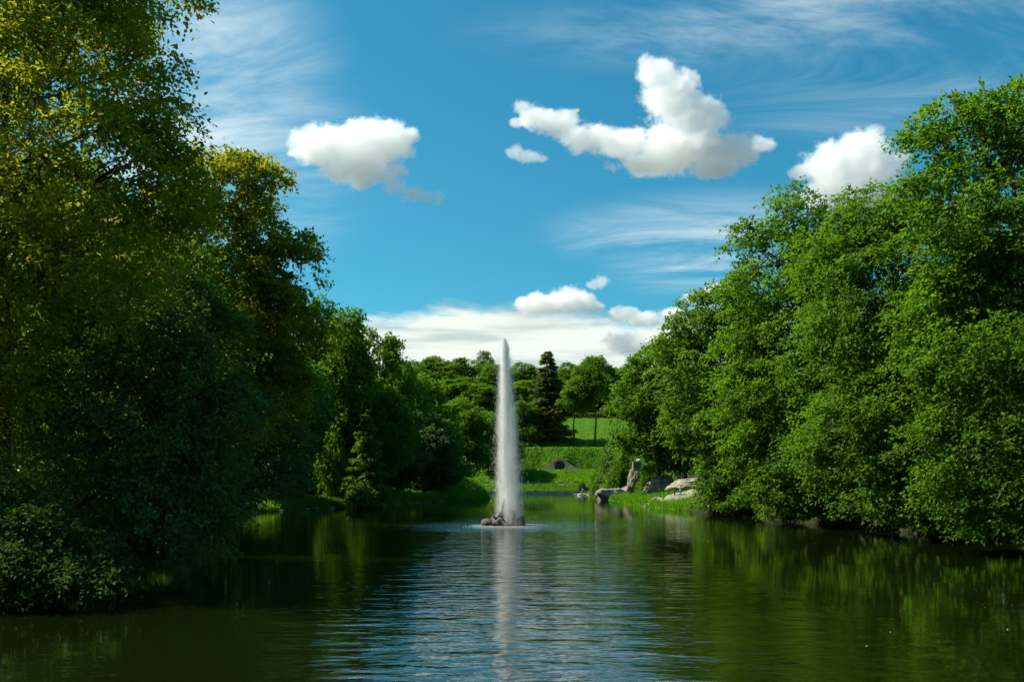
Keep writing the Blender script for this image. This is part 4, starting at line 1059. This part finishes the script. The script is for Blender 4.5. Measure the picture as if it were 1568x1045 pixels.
def swan(label, x, d, rz, s=1.0):
    e = empty('swan', (x, d, 0), rz); tag(e, label, 'bird', 'white swans by the far shore')
    body = lathe('body', [(0.0, -0.55), (0.16, -0.45), (0.27, -0.15), (0.28, 0.1), (0.20, 0.4), (0.07, 0.62), (0.0, 0.72)], 12)
    o = obj('body', body, WHITE, e, (0, 0, 0.16)); o.rotation_euler = (math.radians(82), 0, 0); o.scale = (1, 0.8, 1)
    nk = np.array([(0, 0.45, .25), (0, .58, .40), (0, .56, .62), (0, .50, .80), (0, .58, .92), (0, .70, .90)])
    obj('neck', tubes_mesh('neck', [(nk, np.array([.10, .07, .055, .055, .07, .04]))], 8), WHITE, e).scale = (1, -1, 1)
    obj('beak', tubes_mesh('beak', [(np.array([(0, .70, .90), (0, .78, .87), (0, .86, .85)]), np.array([.035, .028, .008]))], 6), BEAK, e).scale = (1, -1, 1)
    e.scale = (s, s, s); return e
swan('white swan floating in front of the seated visitors', (887 - CX) / F * 296, 296, 1.2, 1.2)
swan('smaller white swan left of the first near the far wall', (882.5 - CX) / F * 300, 300, -1.0, 0.9)

# petals drifting on the dark water
n = 24; R = np.random.default_rng(3); x = 8 + 26 * R.random(n); d = 26 + 60 * R.random(n) ** 1.2
p_ = np.stack([x, d, np.full(n, 0.015)], 1); a = norm(np.stack([R.normal(size=n), R.normal(size=n), np.zeros(n)], 1))
L = 0.03 + 0.04 * R.random(n)
tag(obj('floating_petals', leaves_mesh('floating_petals', p_, a, np.tile([0, 0, 1.0], (n, 1)), L, L * .5, R.random(n)), WHITESTONE), 'white petals drifting on the dark water at the right', kind='stuff')

# ---------------------------------------------------------------- cumulus clouds
CD = 1800.0
def cloud(label, puffs, dist=CD, seed=0, dens=0.05, ns=1 / 38.0, soft=0.36):
    """puffs: (px, py, rx_px, ry_px) ellipsoids whose union, eroded by noise, is the body of droplets."""
    c0 = P(np.mean([q[0] for q in puffs]), np.mean([q[1] for q in puffs]), dist)
    R = random.Random(seed); bm = bmesh.new(); k = dist / F
    m, t = mat('cumulus')
    tcn = t.add('ShaderNodeTexCoord'); p = tcn.outputs['Object']; field = None
    for (px, py, rx, ry) in puffs:
        q = P(px, py, dist) - c0
        c = np.array([q[0], q[1] + R.uniform(-15, 15), q[2]]); r = np.array([rx * k, (rx + ry) / 2 * k * 0.9, ry * k])
        ret = bmesh.ops.create_icosphere(bm, subdivisions=3, radius=1.3)
        for v in ret['verts']: v.co = Vector((c[0] + v.co.x * r[0], c[1] + v.co.y * r[1], c[2] + v.co.z * r[2]))
        vm = t.add('ShaderNodeVectorMath', operation='MULTIPLY_ADD'); t.link(p, vm.inputs[0]); vm.inputs[1].default_value = 1 / r; vm.inputs[2].default_value = -c / r
        ln = t.add('ShaderNodeVectorMath', operation='LENGTH'); t.link(vm.outputs[0], ln.inputs[0])
        field = ln.outputs['Value'] if field is None else t.math('SMOOTH_MIN', field, ln.outputs['Value'], 0.15)
    n = t.noise(t.mapping(p, loc=(seed * 7.3, seed * 3.1, 0), scale=(ns * 1.0, ns, ns * 1.15)), 1.0, 6, 0.66, 0.2)
    f = t.math('ADD', t.math('SUBTRACT', 0.98, field), t.math('MULTIPLY', t.math('SUBTRACT', n, 0.5), 2.1))
    d = t.math('MULTIPLY', t.ss(f, 0.0, soft), dens)
    vs = t.add('ShaderNodeVolumePrincipled'); vs.inputs['Color'].default_value = rgb(1, 1, 1); vs.inputs['Anisotropy'].default_value = 0.35
    t.link(d, vs.inputs['Density'])
    o = t.add('ShaderNodeOutputMaterial'); t.link(vs.outputs[0], o.inputs['Volume'])
    me = bpy.data.meshes.new('cloud'); bm.to_mesh(me); bm.free()
    tmp = bpy.data.objects.new('cloud_hull', me); C.objects.link(tmp)
    rm = tmp.modifiers.new('r', 'REMESH'); rm.mode = 'VOXEL'; rm.voxel_size = 6.0
    dg = bpy.context.evaluated_depsgraph_get(); dg.update()
    cm = bpy.data.meshes.new_from_object(tmp.evaluated_get(dg)); bpy.data.objects.remove(tmp)
    cm.materials.clear()
    o = obj('cloud', cm, m, None, tuple(c0)); tag(o, label, 'cloud', 'white cumulus clouds'); return o
cloud('broad single white cloud nearest the tall left tree', [(500, 225, 55, 34), (560, 220, 65, 42), (600, 215, 38, 34), (545, 260, 55, 28), (470, 222, 32, 22), (628, 208, 16, 14), (585, 265, 40, 18)], seed=1)
cloud('small wisp trailing under the broad left cloud', [(605, 284, 26, 14), (630, 294, 26, 13), (655, 303, 22, 11), (672, 305, 13, 15)], seed=2, ns=1 / 20.0, soft=0.5, dens=0.028)
cloud('large stepped white cloud with a tall head high in the middle sky', [(1005, 115, 34, 30), (1030, 150, 50, 45), (1070, 185, 52, 42), (1050, 225, 85, 34), (960, 220, 55, 26), (915, 215, 40, 24), (860, 195, 32, 24), (815, 178, 26, 22), (800, 165, 16, 14), (838, 188, 26, 22), (886, 207, 30, 22), (1120, 230, 55, 28), (1165, 218, 28, 14), (1090, 258, 50, 16), (1000, 250, 60, 20), (790, 190, 14, 10)], seed=3)
cloud('small white scrap below the left arm of the large stepped cloud', [(788, 234, 16, 13), (808, 242, 26, 11), (828, 244, 14, 8)], seed=4, ns=1 / 20.0, soft=0.5, dens=0.028)
cloud('tall white cloud behind the treetops of the right bank', [(1320, 225, 40, 35), (1280, 250, 55, 34), (1340, 250, 50, 40), (1290, 290, 70, 32), (1225, 265, 22, 14), (1340, 300, 50, 30)], seed=5)
cloud('flat-bottomed white cloud above the fountain', [(830, 464, 40, 18), (875, 458, 42, 20), (905, 470, 26, 12), (800, 468, 18, 12)], dist=2400, seed=6)
cloud('small cloudlet over the flat-bottomed cloud', [(908, 436, 14, 9), (920, 433, 15, 12)], dist=2400, seed=7, ns=1 / 20.0, soft=0.5, dens=0.028)
cloud('low white cloud right of the flat-bottomed one', [(955, 480, 26, 14), (990, 487, 34, 13), (1025, 482, 24, 13)], dist=2400, seed=8)
cloud('white cloud peeping over the right bank row', [(1075, 456, 32, 12), (1095, 448, 22, 14)], dist=2400, seed=9)
cloud('lowest bright puff beside the right bank treetops', [(955, 525, 34, 20), (975, 535, 30, 18)], dist=2400, seed=10, dens=0.022)
